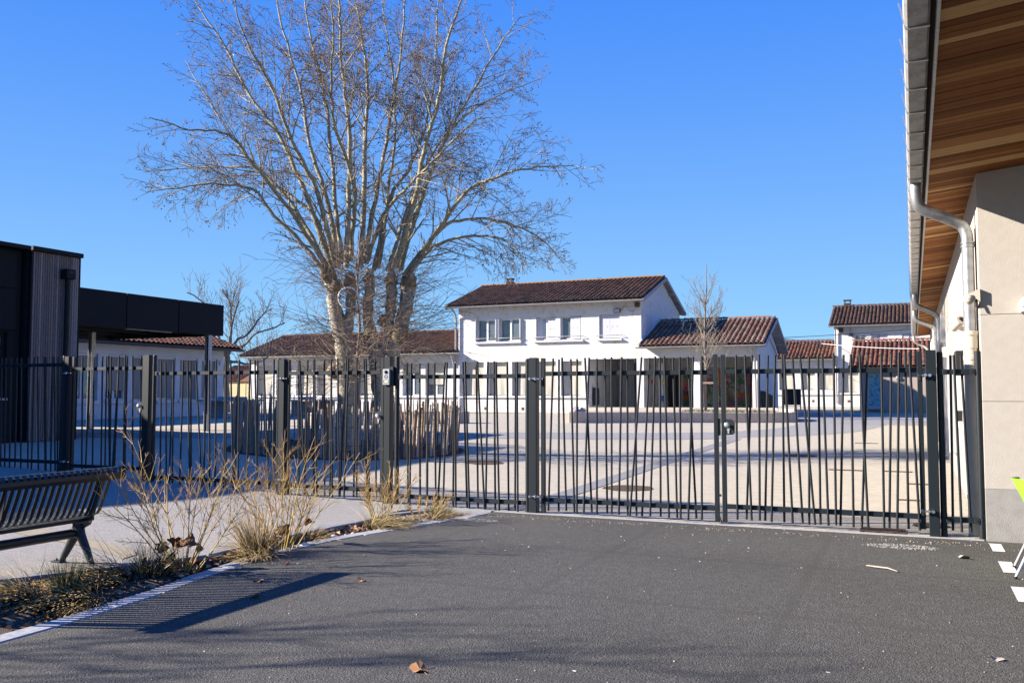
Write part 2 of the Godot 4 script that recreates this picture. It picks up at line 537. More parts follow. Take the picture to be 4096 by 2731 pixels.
# ---------------------------------------------------------------- ground heights
func sp(a: float) -> float:
	return log(1.0 + exp(clampf(a * 1.5, -40, 40))) / 1.5

func G(x: float, z: float) -> float:
	var g := 0.04 * sp(-7.5 - x) + 0.0125 * sp(-z - 12.0)
	return 0.5 * tanh(g / 0.5) + 0.012 * sp(-z - 46.0)

func stain(x: float, z: float, f: FastNoiseLite, lo: float, hi: float) -> Color:
	var k := f.get_noise_2d(x, z) * 0.5 + 0.5
	return grey(lerpf(lo, hi, clampf(k, 0, 1)))

# a sheet that follows the ground between two edges given as functions of z
func sheet(left: Callable, right: Callable, z0: float, z1: float, rows: int, cols: int, off: float, lo := 1.0, hi := 1.0, rough := 0.0, height = null) -> MB:
	var mb := MB.new()
	mb.tinted = true
	var f := FastNoiseLite.new()
	f.seed = 7
	f.frequency = 0.35
	f.fractal_octaves = 4
	for i in rows + 1:
		var z := lerpf(z0, z1, float(i) / rows)
		var a: float = left.call(z)
		var b: float = right.call(z)
		for j in cols + 1:
			var x := lerpf(a, b, float(j) / cols)
			mb.col = stain(x, z, f, lo, hi)
			var y: float = (height.call(x, z) if height != null else G(x, z)) + off + f.get_noise_2d(x * 2.0 + 90.0, z * 2.0) * rough
			var nn := Vector3(G(x - 0.1, z) - G(x + 0.1, z), 0.2, G(x, z - 0.1) - G(x, z + 0.1))
			mb.vert(V(x, y, z), nn)
	for i in rows:
		for j in cols:
			var p := i * (cols + 1) + j
			mb.ix.append_array(PackedInt32Array([p, p + cols + 1, p + 1, p + 1, p + cols + 1, p + cols + 2]))
	return mb

func along(pts: Array, t: float) -> Vector2:
	var s := t * (pts.size() - 1)
	var i := mini(int(s), pts.size() - 2)
	var a: Vector2 = pts[maxi(i - 1, 0)]
	var d: Vector2 = pts[mini(i + 2, pts.size() - 1)]
	return (pts[i] as Vector2).cubic_interpolate(pts[i + 1], a, d, s - i)

func ribbon(a: Array, b: Array, n: int, m: int, off: float, height = null) -> MB:
	var mb := MB.new()
	for i in n + 1:
		var p := along(a, float(i) / n)
		var q := along(b, float(i) / n)
		for j in m + 1:
			var w := p.lerp(q, float(j) / m)
			mb.vert(V(w.x, (height.call(w.x, w.y) if height != null else G(w.x, w.y)) + off, w.y), Vector3.UP)
	var flip := (mb.v[1] - mb.v[0]).cross(mb.v[m + 1] - mb.v[0]).y > 0
	for i in n:
		for j in m:
			var p := i * (m + 1) + j
			mb.ix.append_array(PackedInt32Array([p, p + m + 1, p + 1, p + 1, p + m + 1, p + m + 2] if flip else [p, p + 1, p + m + 1, p + 1, p + m + 2, p + m + 1]))
	return mb

func disc(x: float, z: float, r: float, off: float, wob := 0.04) -> MB:
	var mb := MB.new()
	mb.vert(V(x, G(x, z) + off + 0.01, z), Vector3.UP)
	for i in 29:
		var a := TAU * i / 28.0
		var k := r * (1.0 + wob * sin(a * 5.0 + x * 9.0) + wob * 0.7 * sin(a * 9.0 + z * 7.0))
		var px := x + cos(a) * k
		var pz := z + sin(a) * k
		mb.vert(V(px, G(px, pz) + off, pz), Vector3.UP)
	for i in 28:
		mb.ix.append_array(PackedInt32Array([0, i + 1, i + 2]))
	return mb

# kerb beside the tarmac (its tarmac edge) and the slab edging on the other side of the bed
func K(z: float) -> float:
	var c := [V(-12, -5.2, 0), V(-10.6, -5.02, 0), V(-10.1, -5.05, 0), V(-9.04, -5.34, 0), V(-7.95, -5.58, 0), V(-7.1, -5.64, 0), V(-6.2, -5.52, 0), V(-5.1, -5.3, 0), V(-4.1, -5.2, 0), V(-2, -5.2, 0), V(14, -5.2, 0)]
	for i in c.size() - 1:
		if z <= c[i + 1].x:
			return lerpf(c[i].y, c[i + 1].y, smoothstep(0, 1, (z - c[i].x) / (c[i + 1].x - c[i].x)) * 0.5 + 0.5 * (z - c[i].x) / (c[i + 1].x - c[i].x))
	return -5.2

func E(z: float) -> float:
	var c := [V(-12, -5.75, 0), V(-10.6, -5.75, 0), V(-10.3, -6.1, 0), V(-9.3, -5.98, 0), V(-8.4, -5.93, 0), V(-7.7, -5.91, 0), V(-7.0, -5.84, 0), V(-6.4, -5.84, 0), V(-5.5, -6.22, 0), V(-4.9, -6.55, 0), V(-4.0, -6.9, 0), V(14, -6.9, 0)]
	for i in c.size() - 1:
		if z <= c[i + 1].x:
			return lerpf(c[i].y, c[i + 1].y, (z - c[i].x) / (c[i + 1].x - c[i].x))
	return -6.9

# the pavement stands a little above the tarmac, down to nothing at the fence
func GP(x: float, z: float) -> float:
	return G(x, z) + 0.08 * smoothstep(-10.4, -7.0, z)

func bed_y(x: float, z: float) -> float:
	var e := E(z)
	var t := clampf((x - e) / maxf(K(z) - 0.17 - e, 0.05), 0, 1)
	return lerpf(GP(e, z) - 0.05, -0.03, t)

func build_ground() -> void:
	var mb := MB.new()
	for i in 21:
		for j in 21:
			var x := (i - 10) * 45.0
			var z := (j - 10) * 45.0 - 20.0
			mb.vert(V(x, minf(G(x, z), 1.0) - 0.16, z), Vector3.UP)
	for i in 20:
		for j in 20:
			var p := i * 21 + j
			mb.ix.append_array(PackedInt32Array([p, p + 21, p + 1, p + 1, p + 21, p + 22]))
	struct("ground", mb, M["base_ground"])
	struct("road", sheet(func(z): return K(z), func(_z): return 12.0, 10.0, -10.69, 84, 70, 0.0, 0.74, 1.22), M["asphalt"], "dark grey tarmac in front of the gates")
	struct("pavement", sheet(func(_z): return -34.0, func(z): return E(z) - 0.13, 10.0, -10.82, 84, 60, 0.0, 0.88, 1.1, 0.0, GP), M["pavement"], "grey exposed gravel pavement under the bench")
	struct("courtyard", sheet(func(_z): return -75.0, func(_z): return 40.0, -10.78, -90.0, 110, 115, 0.0, 0.9, 1.1), M["courtyard"], "beige school yard behind the fence")
	struct("planting_bed", sheet(func(z): return E(z) - 0.03, func(z): return K(z) - 0.15, 3.0, -10.67, 120, 12, -0.005, 0.8, 1.2, 0.04, bed_y), M["soil"], "dark soil of the planting bed")
	# threshold strip under the gates
	mb = MB.new()
	mb.box(V(-2.2, -0.02, -10.735), V(5.7, 0.05, 0.085), 0.006)
	struct("threshold", mb, M["granite"], "pale concrete strip under the double gate")
	mb = MB.new()
	mb.box(V(-5.42, -0.018, -10.74), V(0.72, 0.056, 0.17), 0.006)
	mb.box(V(-12.6, G(-12.6, -10.6) - 0.04, -10.74), V(0.5, 0.06, 0.06), 0.006)
	struct("threshold", mb, M["granite_dark"])
	# granite kerb stones and slab edging, laid end to end
	struct("paved_band", ribbon([Vector2(-12.0, -7.4), Vector2(-8.94, -6.78), Vector2(-7.67, -6.57), Vector2(-6.75, -6.3), Vector2(-6.45, -6.1)], [Vector2(-11.5, -7.0), Vector2(-8.4, -6.37), Vector2(-7.25, -6.2), Vector2(-6.65, -6.02), Vector2(-6.4, -5.9)], 30, 3, 0.006, GP), M["tan_paving"], "tan band in the pavement under the bench")
	var kerb := thing("kerb", "pale granite kerb flush with the tarmac along the planting bed", "kerb", V(-5.4, 0, -7))
	kerb.set_meta("kind", "structure")
	var z := -10.58
	var k := 0
	while z < 2.0:
		var l := rr(0.42, 0.62)
		var a := V(K(z + 0.006) - 0.085, -0.045, z + 0.006)
		var b := V(K(z + l - 0.006) - 0.085, -0.045, z + l - 0.006)
		mb = MB.new()
		mb.bar(a + V(rr(-0.006, 0.006), 0, 0), b, 0.17 + rr(-0.012, 0.01), 0.10 + rr(0.0, 0.008), Vector3.UP, 0.008)
		part("kerb_stone", mb, M["granite"] if k % 4 != 1 else M["granite_dark"], kerb)
		z += l
		k += 1
	var edg := thing("edging", "grey slab edging between gravel pavement and planting bed", "edging", V(-6.2, 0, -7))
	edg.set_meta("kind", "structure")
	z = -10.62
	while z < 2.0:
		var l := rr(0.7, 1.0)
		var a := V(E(z + 0.004) - 0.08, -0.048 + GP(E(z), z), z + 0.004)
		var b := V(E(z + l - 0.004) - 0.08, -0.048 + GP(E(z + l), z + l), z + l - 0.004)
		mb = MB.new()
		mb.bar(a, b, 0.115, 0.105, Vector3.UP, 0.006)
		part("edging_slab", mb, M["slate_edging"], edg)
		z += l
	# bands in the yard
	struct("paved_band", ribbon([Vector2(-24, -14), Vector2(-18, -17.6), Vector2(-12.49, -21.99), Vector2(-9.61, -24.19), Vector2(-5.48, -26.81), Vector2(-4.61, -28.2), Vector2(-3.6, -28.98), Vector2(-2.74, -30.02), Vector2(-1.83, -32.24), Vector2(-1.32, -35.37), Vector2(-0.9, -39.4), Vector2(-0.6, -44)], [Vector2(-25, -16), Vector2(-19, -19.6), Vector2(-13.69, -24.1), Vector2(-10.65, -26.81), Vector2(-6.22, -30.45), Vector2(-5.24, -32.05), Vector2(-4.63, -33.79), Vector2(-4.3, -36.2), Vector2(-4.4, -39.5), Vector2(-5.5, -46), Vector2(-8, -52), Vector2(-10, -55)], 60, 6, 0.007), M["grey_paving"], "grey band curving across the yard")
	struct("paved_band", ribbon([Vector2(-10, -55), Vector2(-6, -56), Vector2(0.6, -44), Vector2(0.62, -38)], [Vector2(-5, -44), Vector2(-4.2, -41), Vector2(-3, -39.5), Vector2(-1, -38.5)], 24, 6, 0.011), M["grey_paving"])
	var dr := thing("drain_channel", "long grey concrete drain running straight across the yard", "drain", V(-4.84, 0.1, -18))
	dr.set_meta("kind", "structure")
	z = -11.0
	while z > -26.6:
		mb = MB.new()
		var a := V(-4.84, G(-4.84, z) - 0.012, z - 0.006)
		var b := V(-4.84, G(-4.84, z - 0.8) - 0.012, z - 0.794)
		mb.bar(a, b, 0.36, 0.04, Vector3.UP, 0.004)
		part("drain_slab", mb, M["drain_slab"], dr)
		z -= 0.8
	for q in [[-4.2, -13.95, 0.40], [-2.38, -21.42, 0.36], [-8.2, -16.9, 0.42], [0.15, -11.6, 0.2]]:
		struct("mulch_patch", disc(q[0], q[1], q[2], 0.008), M["red_mulch"], "round reddish mulch pit in the yard")
	for q in [[-0.35, -10.98, 0.47, 0.32], [-1.2, -18.25, 0.62, 0.13], [-1.2, -26.35, 0.58, 0.14], [-0.3, -18.3, 0.5, 0.12], [0.1, -16.2, 0.4, 0.1], [-0.1, -14.0, 0.3, 0.08]]:
		mb = MB.new()
		mb.box(V(q[0], G(q[0], q[1]) + 0.004, q[1]), V(q[2], 0.018, q[3]))
		struct("mulch_strip", mb, M["red_mulch"], "brown strip let into the beige yard")
	# worn white dashes painted on the tarmac beside the gable
	for q in [[-10.52, -10.02], [-9.45, -8.89], [-8.27, -7.7], [-7.1, -6.5], [-5.9, -5.3], [-4.7, -4.1]]:
		mb = MB.new()
		mb.face([V(0.675, 0.005, q[1]), V(0.785, 0.005, q[1]), V(0.785, 0.005, q[0]), V(0.675, 0.005, q[0])])
		struct("painted_dash", mb, M["white_paint"])
	# bed round the big tree
	mb = disc(-12.2, -17.8, 2.75, 0.012, 0.012)
	struct("tree_bed", mb, M["soil"], "dark soil inside the ring of stakes")

# ---------------------------------------------------------------- roofs
func tile_mesh() -> MB:
	var mb := MB.new()
	var n := 6
	var z0 := -0.21
	var z1 := 0.21
	for i in n:
		var a0 := PI * i / n
		var a1 := PI * (i + 1) / n
		var ra := 0.082
		var rb := 0.108
		var s := mb.v.size()
		for q in [[a0, ra, z0, 0.0], [a1, ra, z0, 0.0], [a1, rb, z1, 0.022], [a0, rb, z1, 0.022]]:
			mb.vert(V(cos(q[0]) * q[1], sin(q[0]) * q[1] * 0.85 + q[3], q[2]), V(cos(q[0]), sin(q[0]), 0))
		mb.ix.append_array(PackedInt32Array([s, s + 2, s + 1, s, s + 3, s + 2]))
		mb.face([V(cos(a0) * rb, sin(a0) * rb * 0.85 + 0.022, z1), V(cos(a1) * rb, sin(a1) * rb * 0.85 + 0.022, z1), V(cos(a1) * 0.09, sin(a1) * 0.075 + 0.018, z1), V(cos(a0) * 0.09, sin(a0) * 0.075 + 0.018, z1)])
	return mb

func tile_slope(roof: Node3D, o: Vector3, u: Vector3, s: Vector3, lu: float, ls: float, pal: String, most := 300, pitch := 0.26, row := 0.34, base := Color(0.10, 0.052, 0.038)) -> void:
	u = u.normalized()
	s = s.normalized()
	var nn := u.cross(s)
	var b := Basis(u, nn, -s)
	var meshes := []
	var tm := tile_mesh()
	for k in 6:
		meshes.append(tm.mesh(M["%s_%d" % [pal, k]]))
	var cols := maxi(1, int(round(lu / pitch)))
	var rows := maxi(1, int(ceil(ls / row)))
	var step := lu / cols
	var rest := []
	var tints := []
	var n := 0
	for j in rows:
		for i in cols:
			var p := o + u * (step * (i + 0.5) + rr(-0.012, 0.012)) + s * minf(row * j + 0.13, ls - 0.1) + nn * rr(0.0, 0.012)
			var x := Transform3D(b * Basis(Vector3.UP, rr(-0.035, 0.035)), p)
			if n < most:
				inst("roof_tile", meshes[rng.randi() % 6], roof, x)
			else:
				rest.append(x)
				var k := rr(0.62, 1.35)
				tints.append(Color(base.r * k, base.g * k * rr(0.9, 1.15), base.b * k * rr(0.85, 1.2)))
			n += 1
	if rest.size() > 0:
		many("more_roof_tiles", tm.mesh(M["tile_copy"]), rest, tints, roof)

func ridge_row(roof: Node3D, a: Vector3, b: Vector3, m: Material) -> void:
	var tm := tile_mesh().mesh(m)
	var d := (b - a).normalized()
	var n := int((b - a).length() / 0.36)
	var side := d.cross(Vector3.UP).normalized()
	var bs := Basis(side, Vector3.UP, side.cross(Vector3.UP))
	for i in n:
		var p := a + d * (0.36 * (i + 0.5)) + V(0, 0.02 + rr(-0.01, 0.01), 0)
		inst("ridge_tile", tm, roof, Transform3D(bs.scaled(Vector3(1.15, 1.1, 1.0)), p))

const FX := Basis(Vector3(0, 0, -1), Vector3(0, 1, 0), Vector3(1, 0, 0))     # faces +x, local x runs to -z
const FNX := Basis(Vector3(0, 0, 1), Vector3(0, 1, 0), Vector3(-1, 0, 0))    # faces -x, local x runs to +z
const FNZ := Basis(Vector3(-1, 0, 0), Vector3(0, 1, 0), Vector3(0, 0, -1))   # faces -z

# two slopes with the ridge along x
func ridge_roof(parent: Node3D, x0: float, x1: float, zf: float, yf: float, zr: float, yr: float, zb: float, yb: float, th := 0.14) -> MeshInstance3D:
	var mb := MB.new()
	mb.t = Transform3D(FX, Vector3.ZERO)
	mb.prism(PackedVector2Array([Vector2(-zf, yf - th), Vector2(-zr, yr - th), Vector2(-zb, yb - th), Vector2(-zb, yb), Vector2(-zr, yr), Vector2(-zf, yf)]), x0, x1)
	return part("roof", mb, M["roof_under"], parent)

func verge(parent: Node3D, x: float, zf: float, yf: float, zr: float, yr: float, zb: float, yb: float) -> void:
	for q in [[zf, yf], [zb, yb]]:
		var mb := MB.new()
		mb.bar(V(x, q[1] - 0.06, q[0]), V(x, yr - 0.06, zr), 0.03, 0.20, Vector3.UP, 0.004)
		part("verge_board", mb, M["grey_wood"], parent)

func verge_soffit(parent: Node3D, x0: float, x1: float, zf: float, yf: float, zr: float, yr: float, zb: float, yb: float) -> void:
	for q in [[zf, yf], [zb, yb]]:
		var mb := MB.new()
		var a := V((x0 + x1) / 2, q[1] - 0.165, q[0])
		var b := V((x0 + x1) / 2, yr - 0.165, zr)
		mb.bar(a, b, x1 - x0 - 0.02, 0.03)
		part("soffit", mb, M["grey_wood"], parent)

func gutter_x(parent: Node3D, x0: float, x1: float, y: float, z: float, m: Material) -> void:
	var mb := MB.new()
	mb.t = Transform3D(Basis(Vector3(0, 0, 1), Vector3(0, 1, 0), Vector3(-1, 0, 0)), Vector3.ZERO)
	var poly := PackedVector2Array()
	for i in 9:
		var a := PI + PI * i / 8.0
		poly.append(Vector2(z + cos(a) * 0.075, y + sin(a) * 0.085))
	mb.prism(poly, -x1, -x0)
	var g := part("gutter", mb, m, parent)
	var bm := MB.new()
	bm.box(Vector3.ZERO, V(0.03, 0.02, 0.17))
	var mm := bm.mesh(M["grey_wood"])
	var n := int((x1 - x0) / 0.7)
	for i in n:
		inst("gutter_bracket", mm, g, Transform3D(Basis(), V(x0 + 0.35 + i * (x1 - x0) / n, y + 0.008, z)))

func pipe(called: String, parent: Node3D, pts: Array, r: float, m: Material, sides := 12) -> MeshInstance3D:
	var mb := MB.new()
	var rs := PackedFloat32Array()
	rs.resize(pts.size())
	rs.fill(r)
	mb.tube(PackedVector3Array(pts), rs, sides)
	return part(called, mb, m, parent)

# smooth path through points
func curve(pts: Array, n: int) -> Array:
	var out := []
	for i in pts.size() - 1:
		var a: Vector3 = pts[maxi(i - 1, 0)]
		var d: Vector3 = pts[mini(i + 2, pts.size() - 1)]
		for k in n:
			out.append((pts[i] as Vector3).cubic_interpolate(pts[i + 1], a, d, float(k) / n))
	out.append(pts[pts.size() - 1])
	return out

# ---------------------------------------------------------------- windows; X maps local x along, y up, z outward
func window_frame(parent: Node3D, X: Transform3D, r: Array, back: float, mullions := 1, m := "upvc", behind := "room_dark") -> MeshInstance3D:
	var mb := MB.new()
	mb.t = X
	var x0: float = r[0]
	var y0: float = r[1]
	var x1: float = r[2]
	var y1: float = r[3]
	var z := -back
	var w := 0.075
	mb.box(V((x0 + x1) / 2, y0 + w / 2, z), V(x1 - x0 - 0.004, w, 0.06), 0.004)
	mb.box(V((x0 + x1) / 2, y1 - w / 2, z), V(x1 - x0 - 0.004, w, 0.06), 0.004)
	for xx in [x0 + w / 2 + 0.002, x1 - w / 2 - 0.002]:
		mb.box(V(xx, (y0 + y1) / 2, z), V(w, y1 - y0 - 2 * w, 0.06), 0.004)
	for i in mullions:
		mb.box(V(lerpf(x0, x1, (i + 1.0) / (mullions + 1)), (y0 + y1) / 2, z + 0.004), V(0.11, y1 - y0 - 2 * w, 0.062), 0.004)
	var f := part("window", mb, M[m], parent)
	var n := mullions + 1
	for i in n:
		var a := lerpf(x0 + w, x1 - w, float(i) / n) + (0.055 if i > 0 else 0.0)
		var b := lerpf(x0 + w, x1 - w, float(i + 1) / n) - (0.055 if i < n - 1 else 0.0)
		var pm := MB.new()
		pm.t = X
		pm.box(V((a + b) / 2, (y0 + y1) / 2, z - 0.01), V(b - a, y1 - y0 - 2 * w, 0.008))
		inst("pane", pm.mesh(M["pane"]), f, Transform3D())
	if behind != "":  # sheet behind the panes; the dark default stands in for an unlit room
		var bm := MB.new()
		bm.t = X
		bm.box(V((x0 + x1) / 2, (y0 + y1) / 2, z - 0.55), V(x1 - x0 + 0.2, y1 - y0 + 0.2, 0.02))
		inst("room_backing", bm.mesh(M[behind]), f, Transform3D())
	return f

# hanging fabric screen with soft folds
func blind(parent: Node3D, X: Transform3D, x0: float, x1: float, y0: float, y1: float, z: float, m := "blind", wave := 0.02) -> void:
	var mb := MB.new()
	mb.t = X
	var nx := 14
	var ny := 10
	var ph := rr(0, 6.0)
	var fq := rr(5.0, 8.0)
	var h := func(x: float, y: float) -> float:
		var k := clampf((y1 - y) / (y1 - y0), 0, 1)
		return z + wave * k * (sin(x * fq + ph + k * 1.6) + 0.5 * sin(x * 13.0 - k * 3.0 + ph * 2.0))
	for i in nx + 1:
		for j in ny + 1:
			var x := lerpf(x0, x1, float(i) / nx)
			var y := lerpf(y0, y1, float(j) / ny)
			var e := 0.02
			var nn := V(h.call(x - e, y) - h.call(x + e, y), h.call(x, y - e) - h.call(x, y + e), 2 * e)
			mb.vert(V(x, y, h.call(x, y)), nn)
	for i in nx:
		for j in ny:
			var p := i * (ny + 1) + j
			mb.ix.append_array(PackedInt32Array([p, p + 1, p + ny + 2, p, p + ny + 2, p + ny + 1]))
	mb.box(V((x0 + x1) / 2, y0, z), V(x1 - x0, 0.025, 0.025))
	part("blind", mb, M[m], parent)

func shutter_leaf(parent: Node3D, X: Transform3D, hinge: Vector3, w: float, h: float, deg: float) -> void:
	var mb := MB.new()
	mb.t = X * Transform3D(Basis(Vector3.UP, deg_to_rad(deg)), hinge)
	mb.box(V(w / 2, h / 2, 0), V(absf(w), h, 0.035), 0.004)
	var s := part("shutter", mb, M["shutter"], parent)
	for yy in [0.12, 0.5, 0.88]:
		for xx in [0.25, 0.72]:
			var c := MB.new()
			c.t = mb.t
			c.box(V(w * xx, h * yy, 0.022), V(0.03, 0.055, 0.008))
			inst("catch", c.mesh(M["iron_grey"]), s, Transform3D())

func guard_rail(parent: Node3D, X: Transform3D, x0: float, x1: float, y: float) -> void:
	var mb := MB.new()
	mb.t = X
	mb.tube(PackedVector3Array([V(x0, y, 0.0), V(x0, y, 0.13), V(x0 + 0.03, y, 0.16), V(x1 - 0.03, y, 0.16), V(x1, y, 0.13), V(x1, y, 0.0)]), PackedFloat32Array([0.018, 0.018, 0.018, 0.018, 0.018, 0.018]), 8)
	part("guard_rail", mb, M["grey_wood"], parent)

func sill(parent: Node3D, X: Transform3D, x0: float, x1: float, y: float, d := 0.16, h := 0.09, m := "white_trim") -> void:
	var mb := MB.new()
	mb.t = X
	mb.box(V((x0 + x1) / 2, y, d / 2 - 0.1), V(x1 - x0, h, d + 0.2), 0.008)
	part("sill", mb, M[m], parent)

func vent(parent: Node3D, X: Transform3D, x: float, y: float) -> void:
	var mb := MB.new()
	mb.t = X
	mb.box(V(x, y, 0.003), V(0.17, 0.17, 0.012))
	part("vent", mb, M["vent_brown"], parent)

func chimney_pot(parent: Node3D, at: Vector3, s := 1.0) -> void:
	var mb := MB.new()
	mb.box(at + V(0, 0.05 * s, 0), V(0.45, 0.3, 0.35) * s)
	for q in [[-1, -1], [-1, 1], [1, -1], [1, 1]]:
		mb.box(at + V(0.17 * q[0], 0.27, 0.12 * q[1]) * s, V(0.06, 0.2, 0.06) * s)
	mb.box(at + V(0, 0.40, 0) * s, V(0.52, 0.07, 0.42) * s)
	part("chimney", mb, M["roof_under"], parent)

# ---------------------------------------------------------------- buildings
func build_main() -> void:
	var R := V(-18.5, 0.47, -46)
	var b := thing("school_building", "white two storey school building with peeling paint, brown tiled roof and shuttered windows", "building", R)
	var F := Transform3D(Basis(), V(0, 0, -46))
	var ups := [[-22.77, 4.44, -21.52, 5.72], [-21.33, 4.44, -20.02, 5.72], [-19.08, 4.44, -17.92, 5.73], [-17.65, 4.46, -16.45, 5.74], [-15.40, 4.46, -14.24, 5.74]]
	var lows := [[-23.60, 1.37, -22.32, 3.29], [-22.04, 1.37, -20.88, 3.28], [-20.57, 1.37, -19.40, 3.28], [-19.09, 1.37, -17.92, 3.27], [-17.62, 1.37, -16.41, 3.27]]
	var mb := MB.new()
	mb.t = F
	mb.wall(-23.94, -13.07, 0.3, 6.42, ups + lows + [[-16.02, 0.3, -13.33, 3.36]], 0.34)
	part("wall", mb, M["peeling_white"], b, "sunlit front wall with patches of peeling paint")
	for q in [[FX, -13.07], [FNX, -23.94]]:
		mb = MB.new()
		var s: float = 1.0 if q[1] > -20 else -1.0
		mb.t = Transform3D(q[0], V(q[1], 0, 0))
		var pg := PackedVector2Array()
		for p in [[-46.345, 0.3], [-54.6, 0.3], [-54.6, 6.42], [-50.3, 8.0], [-46.345, 6.55]]:
			pg.append(Vector2(-p[0] * s, p[1]))
		mb.prism(pg, -0.34, 0.0)
		part("gable_wall", mb, M["peeling_white"], b)
	mb = MB.new()
	mb.box(V(-18.5, 3.4, -54.45), V(10.1, 6.1, 0.3))
	part("wall", mb, M["white_wall"], b)
	mb = MB.new()
	mb.box(V(-18.5, 3.85, -50.4), V(10.1, 0.25, 7.9))
	part("floor", mb, M["porch_ceiling"], b)
	# upper windows
	window_frame(b, F, ups[0], 0.16)
	window_frame(b, F, ups[1], 0.16)
	for k in 2:
		var r: Array = ups[k]
		for q in [[r[0], -1.0], [r[2], 1.0]]:
			for e in 2:
				mb = MB.new()
				mb.box(V(q[0] + q[1] * (0.02 - 0.045 * e), (r[1] + r[3]) / 2, -46 + 0.04 - 0.02 * e), V(0.03, r[3] - r[1] - 0.04, 0.18), 0.004)
				part("shutter", mb, M["shutter"], b, "folded white shutter standing out from the wall")
	shutter_leaf(b, F, V(ups[2][0] + 0.03, ups[2][1] + 0.02, -0.05), 0.55, 1.24, 38)
	shutter_leaf(b, F, V(-18.40, ups[2][1] + 0.02, -0.10), 0.46, 1.24, 0)
	window_frame(b, F, ups[2], 0.22)
	window_frame(b, F, ups[3], 0.18)
	shutter_leaf(b, F, V(-17.06, ups[3][1] + 0.02, -0.06), 0.58, 1.24, -3)
	shutter_leaf(b, F, V(-15.38, ups[4][1] + 0.02, -0.10), 0.56, 1.24, 0)
	shutter_leaf(b, F, V(-14.815, ups[4][1] + 0.02, -0.10), 0.56, 1.24, 0)
	window_frame(b, F, ups[4], 0.25)
	for r in [[-22.85, -21.50], [-21.38, -19.92], [-19.2, -17.85], [-17.75, -16.30], [-15.52, -14.1]]:
		guard_rail(b, F, r[0], r[1], 4.62)
	sill(b, F, -22.92, -19.95, 4.375)
	sill(b, F, -19.22, -16.28, 4.375)
	sill(b, F, -15.52, -14.10, 4.385)
	# classroom windows behind fabric screens
	var bl := [[1.42], [1.42], [1.42], [1.42], [1.42]]
	for k in 5:
		var r: Array = lows[k]
		window_frame(b, F, r, 0.30, 1)
		blind(b, F, r[0] + 0.02, r[2] - 0.02, bl[k][0], r[3] - 0.01, -0.22)
	mb = MB.new()
	mb.t = F
	mb.box(V(-20.0, 1.30, 0.03), V(7.75, 0.07, 0.16), 0.01)
	part("sill", mb, M["white_trim"], b)
	for x in [-19.9, -16.85, -22.2]:
		vent(b, F, x, 0.66)
	# roof
	var rf := ridge_roof(b, -24.5, -12.79, -45.42, 6.50, -50.3, 8.16, -55.1, 6.50)
	var s := V(0, 1.66, -4.88)
	tile_slope(rf, V(-24.5, 6.52, -45.42), V(1, 0, 0), s, 11.7, s.length(), "old_tile", 300)
	ridge_row(rf, V(-24.5, 8.18, -50.3), V(-12.79, 8.18, -50.3), M["lichen_ridge"])
	verge(b, -12.775, -45.42, 6.46, -50.3, 8.12, -55.1, 6.46)
	verge(b, -24.515, -45.42, 6.46, -50.3, 8.12, -55.1, 6.46)
	verge_soffit(b, -13.07, -12.79, -45.42, 6.50, -50.3, 8.16, -55.1, 6.50)
	for q in [[-52.0, 7.35], [-53.6, 6.85], [-48.0, 7.2]]:
		mb = MB.new()
		mb.box(V(-12.93, q[1], q[0]), V(0.27, 0.16, 0.14), 0.005)
		part("purlin", mb, M["grey_wood"], b)
	gutter_x(b, -24.5, -12.76, 6.44, -45.36, M["zinc"])
	pipe("downpipe", b, [V(-24.1, 6.38, -45.4), V(-24.06, 6.1, -45.75), V(-24.05, 5.9, -45.86), V(-24.05, 0.5, -45.86)], 0.055, M["grey_wood"])
	chimney_pot(b, V(-22.6, 8.2, -50.3), 0.9)
	chimney_pot(b, V(-16.9, 8.12, -50.5), 0.5)
	# gable window with closed shutters
	mb = MB.new()
	mb.box(V(-13.055, 5.05, -47.55), V(0.04, 1.42, 1.25), 0.006)
	part("shutter", mb, M["shutter"], b, "closed shutters of the shaded gable window")
	mb = MB.new()
	mb.box(V(-13.0, 4.3, -47.55), V(0.26, 0.09, 1.5), 0.008)
	part("sill", mb, M["white_trim"], b)
	# floodlight, junction box and cables under the eave
	mb = MB.new()
	mb.box(V(-14.35, 5.92, -45.86), V(0.36, 0.22, 0.10), 0.01)
	mb.box(V(-14.35, 5.95, -45.96), V(0.10, 0.1, 0.12))
	var fl := part("floodlight", mb, M["dark_plastic"], b)
	mb = MB.new()
	mb.box(V(-14.35, 5.92, -45.805), V(0.30, 0.16, 0.01))
	inst("lamp_glass", mb.mesh(M["silver_plate"]), fl, Transform3D())
	mb = MB.new()
	mb.box(V(-13.25, 6.2, -45.9), V(0.24, 0.24, 0.18), 0.01)
	part("junction_box", mb, M["vent_brown"], b)
	pipe("cable", b, curve([V(-14.2, 5.9, -45.95), V(-13.95, 6.15, -45.93), V(-13.75, 5.95, -45.94), V(-13.5, 5.88, -45.94), V(-13.3, 6.05, -45.94)], 6), 0.012, M["iron_grey"], 5)
	pipe("cable", b, curve([V(-13.9, 6.4, -45.95), V(-13.85, 6.15, -45.94), V(-13.6, 6.1, -45.94), V(-13.35, 6.2, -45.94)], 6), 0.01, M["iron_grey"], 5)
	# interior of the covered passage
	porch_inside(b)

